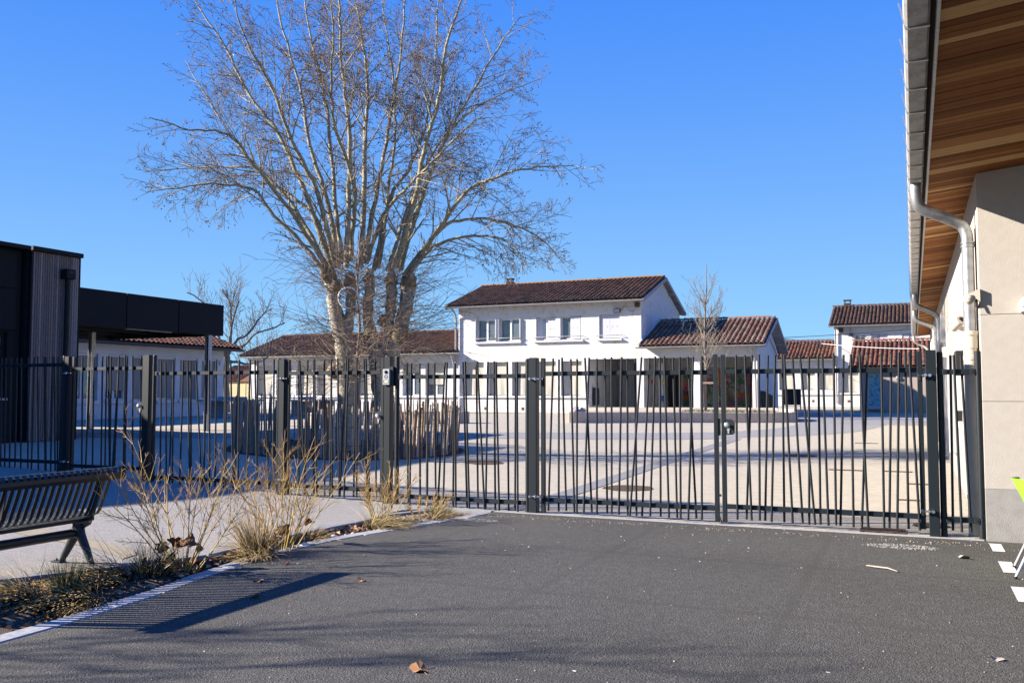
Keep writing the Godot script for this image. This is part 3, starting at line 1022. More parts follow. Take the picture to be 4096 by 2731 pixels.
func porch_inside(b: Node3D) -> void:
	var mb := MB.new()
	mb.box(V(-11.75, 0.50, -48.9), V(9.0, 0.22, 6.6))
	part("porch_floor", mb, M["grey_concrete"], b)
	mb = MB.new()
	mb.box(V(-14.7, 2.1, -51.4), V(2.6, 3.0, 0.2))
	part("porch_wall", mb, M["white_wall"], b)
	mb = MB.new()
	mb.box(V(-16.1, 2.1, -48.8), V(0.16, 3.2, 4.9))
	part("porch_wall", mb, M["white_wall"], b)
	mb = MB.new()
	mb.box(V(-13.95, 1.75, -51.27), V(0.95, 2.1, 0.06), 0.01)
	mb.box(V(-13.95, 1.75, -51.22), V(0.12, 1.9, 0.02))
	part("passage_door", mb, M["grey_wood"], b)
	mb = MB.new()
	mb.box(V(-15.85, 1.35, -46.75), V(0.26, 0.95, 0.42), 0.03)
	part("litter_bin", mb, M["bin_grey"], b)

func mural_texture() -> ImageTexture:
	var w := 512
	var h := 192
	var im := Image.create(w, h, false, Image.FORMAT_RGB8)
	var pal := [Color(0.55, 0.05, 0.03), Color(0.62, 0.23, 0.02), Color(0.50, 0.11, 0.22), Color(0.07, 0.25, 0.12), Color(0.45, 0.44, 0.40), Color(0.40, 0.06, 0.10), Color(0.55, 0.33, 0.03)]
	var f := FastNoiseLite.new()
	f.seed = 21
	f.noise_type = CE
	f.frequency = 0.019
	f.cellular_jitter = 1.2
	f.cellular_return_type = FastNoiseLite.RETURN_CELL_VALUE
	f.domain_warp_enabled = true
	f.domain_warp_amplitude = 26.0
	f.domain_warp_frequency = 0.02
	for y in h:
		for x in w:
			var k := f.get_noise_2d(x, y) * 0.5 + 0.5
			im.set_pixel(x, y, (pal[clampi(int(k * 7.0), 0, 6)] as Color).linear_to_srgb())
	for q in [[330, 112, 60, 10, 3], [120, 130, 36, 7, 6], [440, 150, 48, 9, 1], [210, 60, 44, 8, 2]]:
		for y in h:
			for x in w:
				var d := Vector2(x - q[0], (y - q[1]) * 1.15).length()
				if absf(d - q[2]) < q[3] * 0.5:
					im.set_pixel(x, y, (pal[q[4]] as Color).linear_to_srgb())
	return ImageTexture.create_from_image(im)

func printed(called: String, tex: Texture2D, rough := 0.85) -> StandardMaterial3D:
	var m := StandardMaterial3D.new()
	m.resource_name = called
	m.albedo_texture = tex
	m.roughness = rough
	M[called] = m
	return m

func build_low() -> void:
	var b := thing("covered_porch", "low white covered playground porch with pinkish tiled roof, pillars and a painted mural inside", "building", V(-10, 0.5, -46))
	var F := Transform3D(Basis(), V(0, 0, -46))
	var mb := MB.new()
	mb.t = Transform3D(Basis(), V(0, 0, -46.004))
	mb.wall(-13.06, -7.1, 0.3, 3.92, [[-12.95, 0.3, -10.33, 3.37], [-9.99, 0.3, -7.36, 3.38]], 0.3)
	part("wall", mb, M["white_wall"], b, "white front with two wide openings between pillars")
	mb = MB.new()
	mb.t = Transform3D(FX, V(-7.1, 0, 0))
	var pg := PackedVector2Array()
	for p in [[46.31, 0.3], [53.4, 0.3], [53.4, 3.95], [49.85, 5.45], [46.31, 4.05]]:
		pg.append(Vector2(p[0], p[1]))
	mb.prism(pg, -0.3, 0.0)
	part("gable_wall", mb, M["white_wall"], b)
	mb = MB.new()
	mb.box(V(-10.1, 2.1, -51.8), V(5.95, 3.4, 0.25))
	part("porch_wall", mb, M["white_wall"], b)
	mb = MB.new()
	mb.box(V(-10.08, 3.75, -49.0), V(5.6, 0.2, 5.4))
	part("porch_ceiling", mb, M["porch_ceiling"], b)
	printed("mural_paint", mural_texture())
	mb = MB.new()
	mb.quad_uv([V(-12.2, 0.62, -51.66), V(-7.4, 0.62, -51.66), V(-7.4, 3.0, -51.66), V(-12.2, 3.0, -51.66)], Vector2(0, 0), Vector2(1, 1))
	part("mural", mb, M["mural_paint"], b, "colourful abstract mural on the back wall of the porch")
	mb = MB.new()
	mb.box(V(-12.75, 1.6, -51.6), V(0.9, 2.0, 0.06), 0.01)
	part("door", mb, M["bin_grey"], b, "dark grey door inside the porch")
	mb = MB.new()
	mb.box(V(-12.45, 1.85, -47.6), V(0.22, 2.6, 0.22), 0.01)
	part("pillar", mb, M["white_wall"], b)
	mb = MB.new()
	mb.box(V(-12.9, 2.15, -47.4), V(0.03, 0.24, 0.24))
	part("fire_sign", mb, M["sign_red"], b)
	mb = MB.new()
	mb.box(V(-12.32, 2.1, -47.48), V(0.24, 0.14, 0.02))
	part("yellow_sign", mb, M["sign_yellow"], b)
	mb = MB.new()
	mb.box(V(-12.36, 1.25, -47.48), V(0.2, 0.3, 0.02))
	part("blue_sign", mb, M["sign_blue"], b)
	mb = MB.new()
	mb.lathe(V(-12.75, 0.95, -47.2), [Vector2(0, 0), Vector2(0.08, 0.01), Vector2(0.08, 0.42), Vector2(0.03, 0.5), Vector2(0, 0.52)], 12)
	part("extinguisher", mb, M["sign_red"], b)
	var pr := PackedVector2Array([Vector2(-0.22, 0), Vector2(0.22, 0), Vector2(0.27, 0.62), Vector2(-0.27, 0.62)])
	mb = MB.new()
	mb.t = Transform3D(Basis(), V(-11.55, 0.95, -51.3))
	mb.prism(pr, -0.2, 0.2)
	mb.box(V(0, 0.68, 0), V(0.56, 0.14, 0.46), 0.05)
	part("litter_bin", mb, M["blue_plastic"], b)
	# roof
	var rf := ridge_roof(b, -13.06, -6.62, -45.45, 3.98, -49.85, 5.58, -54.2, 3.98)
	var s := V(0, 1.60, -4.4)
	tile_slope(rf, V(-13.15, 4.0, -45.45), V(1, 0, 0), s, 6.5, s.length(), "pink_tile", 300, 0.262, 0.37, Color(0.27, 0.16, 0.11))
	ridge_row(rf, V(-13.06, 5.60, -49.85), V(-6.6, 5.60, -49.85), M["pink_tile_0"])
	verge(b, -6.605, -45.45, 3.94, -49.85, 5.54, -54.2, 3.94)
	mb = MB.new()
	mb.bar(V(-13.03, 4.10, -45.5), V(-13.03, 5.72, -49.85), 0.05, 0.16)
	part("flashing", mb, M["blue_board"], b)
	verge_soffit(b, -7.1, -6.62, -45.45, 3.98, -49.85, 5.58, -54.2, 3.98)
	for q in [[-47.3, 4.40], [-51.6, 4.72], [-52.8, 4.28]]:
		mb = MB.new()
		mb.box(V(-6.86, q[1], q[0]), V(0.46, 0.14, 0.13), 0.005)
		part("purlin", mb, M["grey_wood"], b)
	gutter_x(b, -13.2, -6.6, 3.93, -45.38, M["zinc"])
	pipe("downpipe", b, [V(-7.35, 3.86, -45.4), V(-7.28, 3.6, -45.6), V(-7.2, 3.4, -45.88), V(-7.2, 2.2, -45.9), V(-7.2, 0.5, -45.9)], 0.05, M["zinc"])
	pipe("downpipe", b, [V(-7.2, 2.25, -45.9), V(-7.2, 0.45, -45.9)], 0.062, M["ivory_pipe"])
	pipe("cable", b, curve([V(-7.05, 4.75, -49.2), V(-7.02, 4.3, -50.4), V(-7.02, 4.1, -51.2), V(-7.02, 3.6, -52.6)], 5), 0.02, M["cable_black"], 5)
	# bin against the gable
	mb = MB.new()
	mb.t = Transform3D(Basis(), V(-6.75, 0.5, -46.9))
	mb.prism(PackedVector2Array([Vector2(-0.24, 0), Vector2(0.24, 0), Vector2(0.29, 0.85), Vector2(-0.29, 0.85)]), -0.25, 0.25)
	mb.prism(PackedVector2Array([Vector2(-0.3, 0.85), Vector2(0.32, 0.85), Vector2(-0.2, 1.15), Vector2(-0.3, 1.15)]), -0.26, 0.26)
	solo("wheeled_bin", mb, M["bin_grey"], "dark grey bin standing against the shaded gable of the porch", "bin")
	# dark panel on a frame behind the porch
	var pn := thing("outdoor_board", "dark blackboard panel on metal legs to the right of the porch", "board", V(-6.6, 0.6, -55.5))
	mb = MB.new()
	mb.box(V(-6.6, 1.3, -55.5), V(0.98, 0.95, 0.05), 0.008)
	part("panel", mb, M["dark_plastic"], pn)
	for x in [-7.1, -6.1]:
		mb = MB.new()
		mb.box(V(x, 1.15, -55.5), V(0.06, 1.25, 0.07), 0.008)
		part("leg", mb, M["black_metal"], pn)
	mb = MB.new()
	mb.box(V(-6.6, 0.78, -55.47), V(0.95, 0.04, 0.08))
	part("ledge", mb, M["grey_wood"], pn)

func build_wing() -> void:
	var b := thing("classroom_wing", "long low white classroom wing with brown tiled roof behind the big tree", "building", V(-32, 0.5, -46.3))
	var Z := -46.25
	var F := Transform3D(Basis(), V(0, 0, Z))
	var holes := []
	var x := -38.75
	var k := 0
	while x < -25.0:
		holes.append([x, 1.37, x + 1.22, 3.28])
		x += 1.56
	var mb := MB.new()
	mb.t = F
	mb.wall(-39.2, -23.96, 0.3, 3.85, holes, 0.34)
	part("wall", mb, M["white_wall"], b)
	mb = MB.new()
	mb.box(V(-31.6, 2.2, -54.4), V(15.2, 3.6, 0.3))
	part("wall", mb, M["white_wall"], b)
	mb = MB.new()
	mb.t = Transform3D(FNX, V(-39.2, 0, 0))
	mb.prism(PackedVector2Array([Vector2(-54.5, 0.3), Vector2(-46.6, 0.3), Vector2(-46.6, 3.9), Vector2(-50.2, 5.2), Vector2(-54.5, 3.9)]), -0.3, 0)
	part("gable_wall", mb, M["white_wall"], b)
	for h in holes:
		window_frame(b, F, h, 0.30, 1, "upvc", "curtain_teal" if k == 7 else "room_dark")
		var y0: float = [1.42, 1.42, 1.5, 1.42, 1.42, 1.5, 1.42, 2.75, 2.05][k % 9]
		blind(b, F, h[0] + 0.02, h[2] - 0.02, y0, 3.27, -0.22)
		k += 1
	mb = MB.new()
	mb.t = F
	mb.box(V(-31.5, 1.30, 0.03), V(15.0, 0.07, 0.16), 0.01)
	part("sill", mb, M["white_trim"], b)
	var rf := ridge_roof(b, -39.75, -23.98, -45.6, 3.90, -50.1, 5.40, -54.6, 3.90)
	var s := V(0, 1.5, -4.5)
	tile_slope(rf, V(-39.75, 3.92, -45.6), V(1, 0, 0), s, 15.7, s.length(), "old_tile", 300, 0.26, 0.36, Color(0.11, 0.055, 0.04))
	ridge_row(rf, V(-39.75, 5.42, -50.1), V(-24.0, 5.42, -50.1), M["old_tile_2"])
	gutter_x(b, -39.8, -23.7, 3.84, -45.54, M["zinc"])
	verge(b, -39.76, -45.6, 3.86, -50.1, 5.36, -54.6, 3.86)
	pipe("downpipe", b, [V(-24.2, 3.80, -45.56), V(-24.2, 3.5, -45.7), V(-24.25, 3.2, -46.0), V(-24.25, 0.5, -46.1)], 0.05, M["grey_wood"])
	pipe("downpipe", b, [V(-38.95, 3.80, -45.56), V(-38.95, 3.5, -45.8), V(-38.95, 0.5, -46.1)], 0.05, M["grey_wood"])

func build_left() -> void:
	var b := thing("classroom_block", "low white classroom block in shade with grey screens, beyond the black canopy", "building", V(-30, 0.48, -28))
	var F := Transform3D(FX, V(-30, 0, 0))   # local x = -z
	var holes := []
	for q in [[21.2, 22.4], [23.2, 24.3], [25.0, 26.2], [26.62, 27.72], [27.99, 28.70], [29.33, 30.36], [30.63, 31.73], [31.98, 33.0]]:
		holes.append([q[0], 1.24, q[1], 3.12])
	var mb := MB.new()
	mb.t = F
	mb.wall(18.0, 33.42, 0.3, 3.62, holes, 0.3)
	part("wall", mb, M["white_wall"], b)
	mb = MB.new()
	mb.t = Transform3D(FNZ, V(0, 0, -33.42))
	mb.prism(PackedVector2Array([Vector2(30.302, 0.3), Vector2(38.0, 0.3), Vector2(38.0, 3.7), Vector2(34.0, 4.9), Vector2(30.302, 3.7)]), -0.3, 0)
	part("gable_wall", mb, M["white_wall"], b)
	mb = MB.new()
	mb.box(V(-37.9, 2.1, -25.7), V(0.3, 3.4, 15.0))
	part("wall", mb, M["white_wall"], b)
	var k := 0
	for h in holes:
		if k == 3 or k == 1:
			window_frame(b, F, h, 0.24, 1)
			blind(b, F, h[0] + 0.02, h[2] - 0.02, 1.66, 3.03, -0.15, "blind_grey", 0.004)
		elif k == 2:
			window_frame(b, F, h, 0.24, 1)
			blind(b, F, h[0] + 0.02, h[2] - 0.02, 2.55, 3.03, -0.15, "blind_grey", 0.004)
		else:
			window_frame(b, F, h, 0.24, 0)
			blind(b, F, h[0] + 0.02, h[2] - 0.02, 1.34, 3.03, -0.15, "blind_grey", 0.004)
		mb = MB.new()
		mb.t = F
		mb.box(V((h[0] + h[2]) / 2, 3.07, -0.12), V(h[2] - h[0] - 0.01, 0.09, 0.12), 0.005)
		part("blind_case", mb, M["white_trim"], b)
		sill(b, F, h[0] - 0.06, h[2] + 0.06, 1.17, 0.08, 0.12)
		k += 1
	# roof with the ridge along z
	mb = MB.new()
	mb.t = Transform3D(FNZ, Vector3.ZERO)
	mb.prism(PackedVector2Array([Vector2(29.45, 3.50), Vector2(34.0, 4.98), Vector2(38.5, 3.50), Vector2(38.5, 3.64), Vector2(34.0, 5.12), Vector2(29.45, 3.64)]), 18.0, 34.1)
	var rf := part("roof", mb, M["roof_under"], b)
	var s := V(-4.55, 1.48, 0)
	tile_slope(rf, V(-29.45, 3.66, -18.1), V(0, 0, -1), s, 15.95, s.length(), "red_tile", 300, 0.26, 0.36, Color(0.24, 0.09, 0.052))
	mb = MB.new()
	var poly := PackedVector2Array()
	for i in 9:
		var a := PI + PI * i / 8.0
		poly.append(Vector2(-29.4 + cos(a) * 0.08, 3.6 + sin(a) * 0.1))
	mb.prism(poly, -34.1, -18.0)
	part("gutter", mb, M["dark_gutter"], b)
	mb = MB.new()
	mb.box(V(-29.97, 2.95, -33.2), V(0.06, 0.22, 0.16), 0.01)
	part("lamp", mb, M["white_trim"], b)

func build_black() -> void:
	var b := thing("black_pavilion", "modern black clad building at left with a strip of vertical timber and flat canopy", "building", V(-19.1, 0.4, -12))
	# body behind the plane x = -19.1
	var F := Transform3D(FX, V(-19.1, 0, 0))
	var mb := MB.new()
	mb.t = Transform3D(FX, V(-19.32, 0, 0))
	mb.wall(-6.0, 14.6, 0.2, 4.92, [[11.2, 1.42, 14.30, 2.96], [6.0, 1.42, 10.2, 2.96]], 0.3)
	part("wall", mb, M["black_panel"], b)
	mb = MB.new()
	mb.box(V(-25.2, 2.6, -4.4), V(11.15, 4.8, 20.4))
	mb.box(V(-25.2, 2.6, -15.3), V(12.0, 4.8, 1.3))
	part("core", mb, M["black_panel"], b)
	var y := 0.45
	for r in [[0.40, 1.36], [3.02, 3.985], [4.0, 4.90]]:
		for q in [[11.15, 14.45], [6.9, 11.13], [2.6, 6.88], [-1.7, 2.58], [-5.9, -1.72]]:
			mb = MB.new()
			mb.t = Transform3D(FX, V(-19.29, 0, 0))
			mb.box(V((q[0] + q[1]) / 2, (r[0] + r[1]) / 2, 0), V(q[1] - q[0], r[1] - r[0], 0.05), 0.004)
			part("panel", mb, M["black_panel"], b)
	mb = MB.new()
	mb.box(V(-19.3, 4.97, -4.35), V(0.62, 0.10, 20.5), 0.01)
	part("coping", mb, M["black_metal"], b)
	var G1 := Transform3D(FX, V(-19.32, 0, 0))
	window_frame(b, G1, [11.2, 1.42, 14.30, 2.96], 0.12, 1, "black_metal")
	window_frame(b, G1, [6.0, 1.42, 10.2, 2.96], 0.12, 1, "black_metal")
	mb = MB.new()
	mb.t = G1
	mb.box(V(12.6, 1.40, 0.05), V(3.3, 0.05, 0.16))
	part("sill", mb, M["zinc_dull"], b)
	# paper decorations and a poster behind the pane
	mb = MB.new()
	mb.t = G1
	mb.box(V(13.45, 1.80, -0.2), V(0.35, 0.72, 0.01))
	part("poster", mb, M["white_paper"], b)
	for q in [[13.62, 2.52, 0.12], [13.83, 2.50, 0.10], [13.95, 2.64, 0.08], [13.5, 2.70, 0.09], [13.72, 2.66, 0.06]]:
		mb = MB.new()
		mb.t = G1
		for i in 8:
			var a := TAU * i / 8.0
			mb.bar(V(q[0] + cos(a) * q[2] * 0.35, q[1] + sin(a) * q[2] * 0.35, -0.09), V(q[0] + cos(a) * q[2], q[1] + sin(a) * q[2], -0.09), 0.022, 0.004, V(0, 0, 1))
			mb.bar(V(q[0] + cos(a) * q[2] * 0.7, q[1] + sin(a) * q[2] * 0.7, -0.088), V(q[0] + cos(a + TAU / 8) * q[2] * 0.7, q[1] + sin(a + TAU / 8) * q[2] * 0.7, -0.088), 0.016, 0.004, V(0, 0, 1))
		part("paper_snowflake", mb, M["white_paper"], b)
	# timber strip
	var n := 20
	for i in n:
		mb = MB.new()
		var z := -14.74 - (i + 0.5) * 0.0645
		mb.box(V(-19.115 + rr(-0.004, 0.004), 2.66, z), V(0.05, 4.53, 0.052), 0.004)
		part("timber_board", mb, M["weathered_%d" % (rng.randi() % 4)], b)
	mb = MB.new()
	mb.box(V(-19.18, 4.985, -15.38), V(0.34, 0.11, 1.42), 0.01)
	part("coping", mb, M["black_metal"], b)
	mb = MB.new()
	mb.box(V(-19.155, 2.66, -14.71), V(0.13, 4.53, 0.03))
	mb.box(V(-19.155, 2.66, -16.055), V(0.13, 4.53, 0.03))
	part("corner_trim", mb, M["black_metal"], b)
	mb = MB.new()
	mb.box(V(-18.96, 4.46, -15.60), V(0.24, 0.24, 0.26), 0.008)
	var sc := part("rain_hopper", mb, M["black_metal"], b)
	mb = MB.new()
	mb.box(V(-18.835, 4.50, -15.60), V(0.01, 0.05, 0.14))
	inst("overflow_slot", mb.mesh(M["lens_black"]), sc, Transform3D())
	pipe("downpipe", b, [V(-18.98, 4.36, -15.60), V(-18.98, 0.42, -15.60)], 0.055, M["black_metal"])
	# canopy
	for q in [[-16.07, -17.54], [-17.57, -19.4], [-19.43, -21.24]]:
		mb = MB.new()
		mb.box(V(-19.12, 3.735, (q[0] + q[1]) / 2), V(0.05, 0.93, q[0] - q[1]), 0.004)
		part("fascia_panel", mb, M["black_panel"], b)
	mb = MB.new()
	mb.box(V(-21.5, 4.12, -18.65), V(4.7, 0.12, 5.16))
	part("canopy_roof", mb, M["black_metal"], b)
	mb = MB.new()
	mb.box(V(-21.5, 3.735, -21.215), V(4.7, 0.93, 0.05))
	mb.box(V(-23.83, 3.735, -18.65), V(0.05, 0.93, 5.1))
	part("fascia_panel", mb, M["black_panel"], b)
	for x in [-19.4, -20.7, -22.0, -23.3]:
		mb = MB.new()
		mb.box(V(x, 3.5, -18.6), V(0.1, 0.22, 5.1))
		part("beam", mb, M["black_metal"], b)
	for z in [-17.0, -18.7, -20.4]:
		mb = MB.new()
		mb.box(V(-21.5, 3.7, z), V(4.5, 0.16, 0.08))
		part("beam", mb, M["black_metal"], b)
	mb = MB.new()
	mb.t = Transform3D(FX, V(-19.08, 0, 0))
	mb.box(V(18.6, 3.28, -0.3), V(1.6, 0.04, 0.10))
	part("light_strip", mb, M["zinc_dull"], b)
	for q in [[-19.22, -20.75], [-22.95, -19.8]]:
		mb = MB.new()
		var gy := G(q[0], q[1])
		mb.box(V(q[0], (3.4 + gy) / 2, q[1]), V(0.10, 3.4 - gy, 0.014))
		part("column", mb, M["black_metal"], b)
		mb = MB.new()
		for e in [-0.065, 0.065]:
			mb.box(V(q[0] + e, (3.4 + gy) / 2, q[1]), V(0.014, 3.4 - gy, 0.15), 0.003)
		part("column_flange", mb, M["galvanised"], b)

func build_far() -> void:
	# tall block behind the porch, its lower wing and the shed in front
	var b := thing("far_school_block", "distant white two storey block with dark tiled roof, left of the right eave", "building", V(-1.5, 0.74, -68))
	var F := Transform3D(Basis(), V(0, 0, -68))
	var ups := [[-3.72, 4.5, -2.95, 5.68], [-2.62, 4.5, -1.55, 5.69], [-0.62, 4.5, 0.3, 5.68], [1.2, 4.5, 2.2, 5.68]]
	var lows := [[-4.62, 1.55, -3.52, 3.0], [-3.1, 1.55, -2.0, 3.0], [-1.5, 1.55, -0.4, 3.0]]
	var mb := MB.new()
	mb.t = F
	mb.wall(-5.02, 4.0, 0.5, 6.3, ups + lows, 0.34)
	part("wall", mb, M["peeling_white"], b)
	mb = MB.new()
	mb.t = Transform3D(FNX, V(-5.02, 0, 0))
	mb.prism(PackedVector2Array([Vector2(-76.5, 0.5), Vector2(-68.345, 0.5), Vector2(-68.345, 6.35), Vector2(-72.3, 7.9), Vector2(-76.5, 6.3)]), -0.3, 0)
	part("gable_wall", mb, M["peeling_white"], b)
	mb = MB.new()
	mb.box(V(-0.5, 3.4, -76.4), V(8.9, 5.8, 0.3))
	mb.box(V(3.86, 3.4, -72.3), V(0.28, 5.8, 7.8))
	part("wall", mb, M["white_wall"], b)
	window_frame(b, F, ups[0], 0.12)
	for k in [1, 2, 3]:
		var r: Array = ups[k]
		var h: float = (r[2] - r[0]) / 2
		shutter_leaf(b, F, V(r[0] + 0.01, r[1], -0.06), h - 0.02, 1.17, 14 if k == 1 else 0)
		shutter_leaf(b, F, V(r[0] + h + 0.01, r[1], -0.10), h - 0.02, 1.17, 0)
	for r in lows:
		window_frame(b, F, r, 0.28)
		blind(b, F, r[0] + 0.02, r[2] - 0.02, 1.6, 2.98, -0.2)
	sill(b, F, -4.8, 4.0, 1.48, 0.1, 0.07)
	vent(b, F, -4.2, 0.95)
	var rf := ridge_roof(b, -5.42, 4.2, -67.45, 6.36, -72.3, 8.06, -77.0, 6.36)
	var s := V(0, 1.7, -4.85)
	tile_slope(rf, V(-5.42, 6.38, -67.45), V(1, 0, 0), s, 6.2, s.length(), "old_tile", 300, 0.26, 0.36)
	ridge_row(rf, V(-5.42, 8.08, -72.3), V(0.6, 8.08, -72.3), M["old_tile_3"])
	gutter_x(b, -5.42, 4.0, 6.30, -67.4, M["zinc"])
	chimney_pot(b, V(-4.4, 8.1, -72.3), 1.1)
	pipe("downpipe", b, [V(-5.0, 6.25, -67.42), V(-5.0, 5.9, -67.86), V(-5.0, 0.8, -67.9)], 0.055, M["grey_wood"])
	mb = MB.new()
	mb.box(V(-4.62, 5.98, -67.9), V(0.3, 0.28, 0.2), 0.01)
	part("junction_box", mb, M["vent_brown"], b)
	mb = MB.new()
	mb.box(V(-3.95, 5.65, -67.85), V(0.28, 0.2, 0.16), 0.02)
	part("floodlight", mb, M["dark_plastic"], b)
	pipe("cable", b, curve([V(-3.95, 6.2, -67.96), V(-3.9, 5.7, -67.95), V(-3.4, 5.5, -67.95), V(-2.5, 5.45, -67.95)], 5), 0.015, M["iron_grey"], 5)
	# lower wing
	var w := thing("far_low_wing", "distant low wing with reddish brown tiled roof between porch and far block", "building", V(-9, 0.7, -68))
	var wh := [[-8.95, 1.75, -7.95, 3.0], [-7.42, 1.75, -6.45, 3.0], [-6.12, 1.75, -5.15, 3.0], [-10.6, 1.75, -9.5, 3.0]]
	mb = MB.new()
	mb.t = F
	mb.wall(-13.0, -5.03, 0.5, 3.98, wh, 0.3)
	part("wall", mb, M["white_wall"], w)
	for r in wh:
		window_frame(w, F, r, 0.26)
		blind(w, F, r[0] + 0.02, r[2] - 0.02, 1.82, 2.98, -0.18)
	sill(w, F, -12.8, -5.06, 1.42, 0.1, 0.07)
	vent(w, F, -6.6, 0.95)
	rf = ridge_roof(w, -13.2, -5.04, -67.5, 4.02, -71.3, 5.42, -75.2, 4.02)
	s = V(0, 1.4, -3.8)
	tile_slope(rf, V(-9.4, 4.04, -67.5), V(1, 0, 0), s, 4.35, s.length(), "red_tile", 300, 0.26, 0.36, Color(0.15, 0.07, 0.046))
	ridge_row(rf, V(-9.4, 5.44, -71.3), V(-5.1, 5.44, -71.3), M["red_tile_3"])
	gutter_x(w, -13.2, -5.06, 3.96, -67.45, M["zinc"])
	# shed
	var h := thing("yard_shed", "small beige outbuilding with red tiled roof and blue painted door", "building", V(-1, 0.6, -56))
	var S := Transform3D(Basis(), V(0, 0, -56))
	mb = MB.new()
	mb.t = S
	mb.wall(-2.85, 3.2, 0.4, 3.0, [[-2.42, 0.66, -1.60, 2.66]], 0.25)
	part("wall", mb, M["shed_wall"], h)
	mb = MB.new()
	mb.t = Transform3D(FNX, V(-2.85, 0, 0))
	mb.prism(PackedVector2Array([Vector2(-60.5, 0.4), Vector2(-56.252, 0.4), Vector2(-56.252, 3.0), Vector2(-60.5, 4.5)]), -0.25, 0)
	part("gable_wall", mb, M["white_wall"], h)
	mb = MB.new()
	mb.box(V(0.2, 2.3, -60.4), V(6.0, 4.2, 0.25))
	part("wall", mb, M["white_wall"], h)
	var pt := paint(256, [[0.03, 4, SM, 0.9], [0.1, 2, SM, 0.4]], [[0.0, Color(0.03, 0.10, 0.16)], [0.4, Color(0.10, 0.27, 0.31)], [0.55, Color(0.16, 0.38, 0.40)], [0.7, Color(0.36, 0.50, 0.46)], [0.85, Color(0.12, 0.22, 0.20)], [1.0, Color(0.45, 0.25, 0.2)]], 1.0, 301)
	printed("door_paint", pt, 0.6)
	mb = MB.new()
	mb.quad_uv([V(-2.36, 0.78, -56.09), V(-1.66, 0.78, -56.09), V(-1.66, 2.60, -56.09), V(-2.36, 2.60, -56.09)], Vector2(0, 0), Vector2(0.4, 1))
	var d := part("door", mb, M["door_paint"], h, "door painted with blue and green blotches")
	mb = MB.new()
	mb.box(V(-2.01, 1.66, -56.14), V(0.82, 2.0, 0.06))
	inst("door_frame", mb.mesh(M["blue_board"]), d, Transform3D())
	mb = MB.new()
	mb.box(V(-2.01, 0.62, -55.9), V(0.9, 0.08, 0.3))
	part("step", mb, M["pale_concrete"], h)
	mb = MB.new()
	mb.t = Transform3D(Basis(Vector3.RIGHT, PI / 2), V(-0.76, 2.37, -56.0))
	mb.lathe(Vector3.ZERO, [Vector2(0.16, 0), Vector2(0.16, 0.04), Vector2(0.11, 0.1), Vector2(0, 0.12)], 14)
	part("lamp", mb, M["iron_grey"], h)
	mb = MB.new()
	mb.t = Transform3D(FX, Vector3.ZERO)
	mb.prism(PackedVector2Array([Vector2(55.55, 2.92), Vector2(60.6, 4.62), Vector2(60.6, 4.76), Vector2(55.55, 3.06)]), -3.4, 3.6)
	rf = part("roof", mb, M["roof_under"], h)
	s = V(0, 1.70, -5.05)
	tile_slope(rf, V(-3.4, 3.08, -55.55), V(1, 0, 0), s, 5.4, s.length(), "red_tile", 300, 0.26, 0.36, Color(0.24, 0.09, 0.052))
	ridge_row(rf, V(-3.4, 4.8, -60.6), V(1.6, 4.8, -60.6), M["red_tile_0"])
	mb = MB.new()
	mb.bar(V(-3.41, 3.0, -55.55), V(-3.41, 4.7, -60.6), 0.03, 0.18)
	part("verge_board", mb, M["grey_wood"], h)
	# overhead cables
	var e0 := V(-6.75, 4.62, -51.9)
	for q in [[V(-5.0, 4.9, -67.9), 0.02, "cable_black", 0.55], [V(0.3, 3.6, -46.0), 0.018, "cable_pale", 0.3], [V(-9.0, 5.1, -71.0), 0.018, "cable_black", 0.6], [V(3.0, 6.2, -67.9), 0.016, "cable_black", 0.2]]:
		var pts := []
		for i in 13:
			var t := i / 12.0
			pts.append(e0.lerp(q[0], t) - V(0, q[3] * 4.0 * t * (1 - t) * 0.5, 0))
		mb = MB.new()
		var rs := PackedFloat32Array()
		rs.resize(13)
		rs.fill(q[1])
		mb.tube(PackedVector3Array(pts), rs, 5)
		solo("overhead_cable", mb, M[q[2]], ["dark cable sagging from the porch gable to the corner of the far block", "pale cable running from the porch gable down towards the right eave", "dark cable from the porch gable back over the far low roof", "thin dark cable crossing in front of the upper windows of the far block"][[0.55, 0.3, 0.6, 0.2].find(q[3])], "cable")
	# far left: yellow fence wall and a red roof behind it
	var yw := thing("panel_wall", "pale yellow wall of concrete panels seen between the left buildings", "wall", V(-53.5, 0.66, -61))
	for i in 8:
		var xx := -58.0 + i * 1.9
		for j in 4:
			mb = MB.new()
			mb.box(V(xx + 0.95, 0.85 + j * 0.42, -61.0), V(1.78, 0.405, 0.07), 0.008)
			part("panel", mb, M["pale_yellow"], yw)
		mb = MB.new()
		mb.box(V(xx, 1.5, -61.0), V(0.12, 1.7, 0.13), 0.008)
		part("post", mb, M["pale_yellow"], yw)
	var rh := thing("red_roof_house", "distant house with a red hipped roof above the yellow wall", "building", V(-68, 0.7, -78))
	mb = MB.new()
	mb.box(V(-68, 1.7, -79.5), V(9.6, 2.4, 7.0))
	part("wall", mb, M["pale_yellow"], rh)
	mb = MB.new()
	var c := [V(-73.4, 2.75, -75.4), V(-62.4, 2.75, -75.4), V(-62.4, 2.75, -83.6), V(-73.4, 2.75, -83.6)]
	var r0 := V(-70.0, 4.5, -79.5)
	var r1 := V(-65.8, 4.5, -79.5)
	mb.face([c[0], c[1], r1, r0])
	mb.face([c[1], c[2], r1])
	mb.face([c[2], c[3], r0, r1])
	mb.face([c[3], c[0], r0])
	mb.face([c[3], c[2], c[1], c[0]])
	rf = part("roof", mb, M["red_tile_1"], rh)
	s = V(0, 1.75, -4.1)
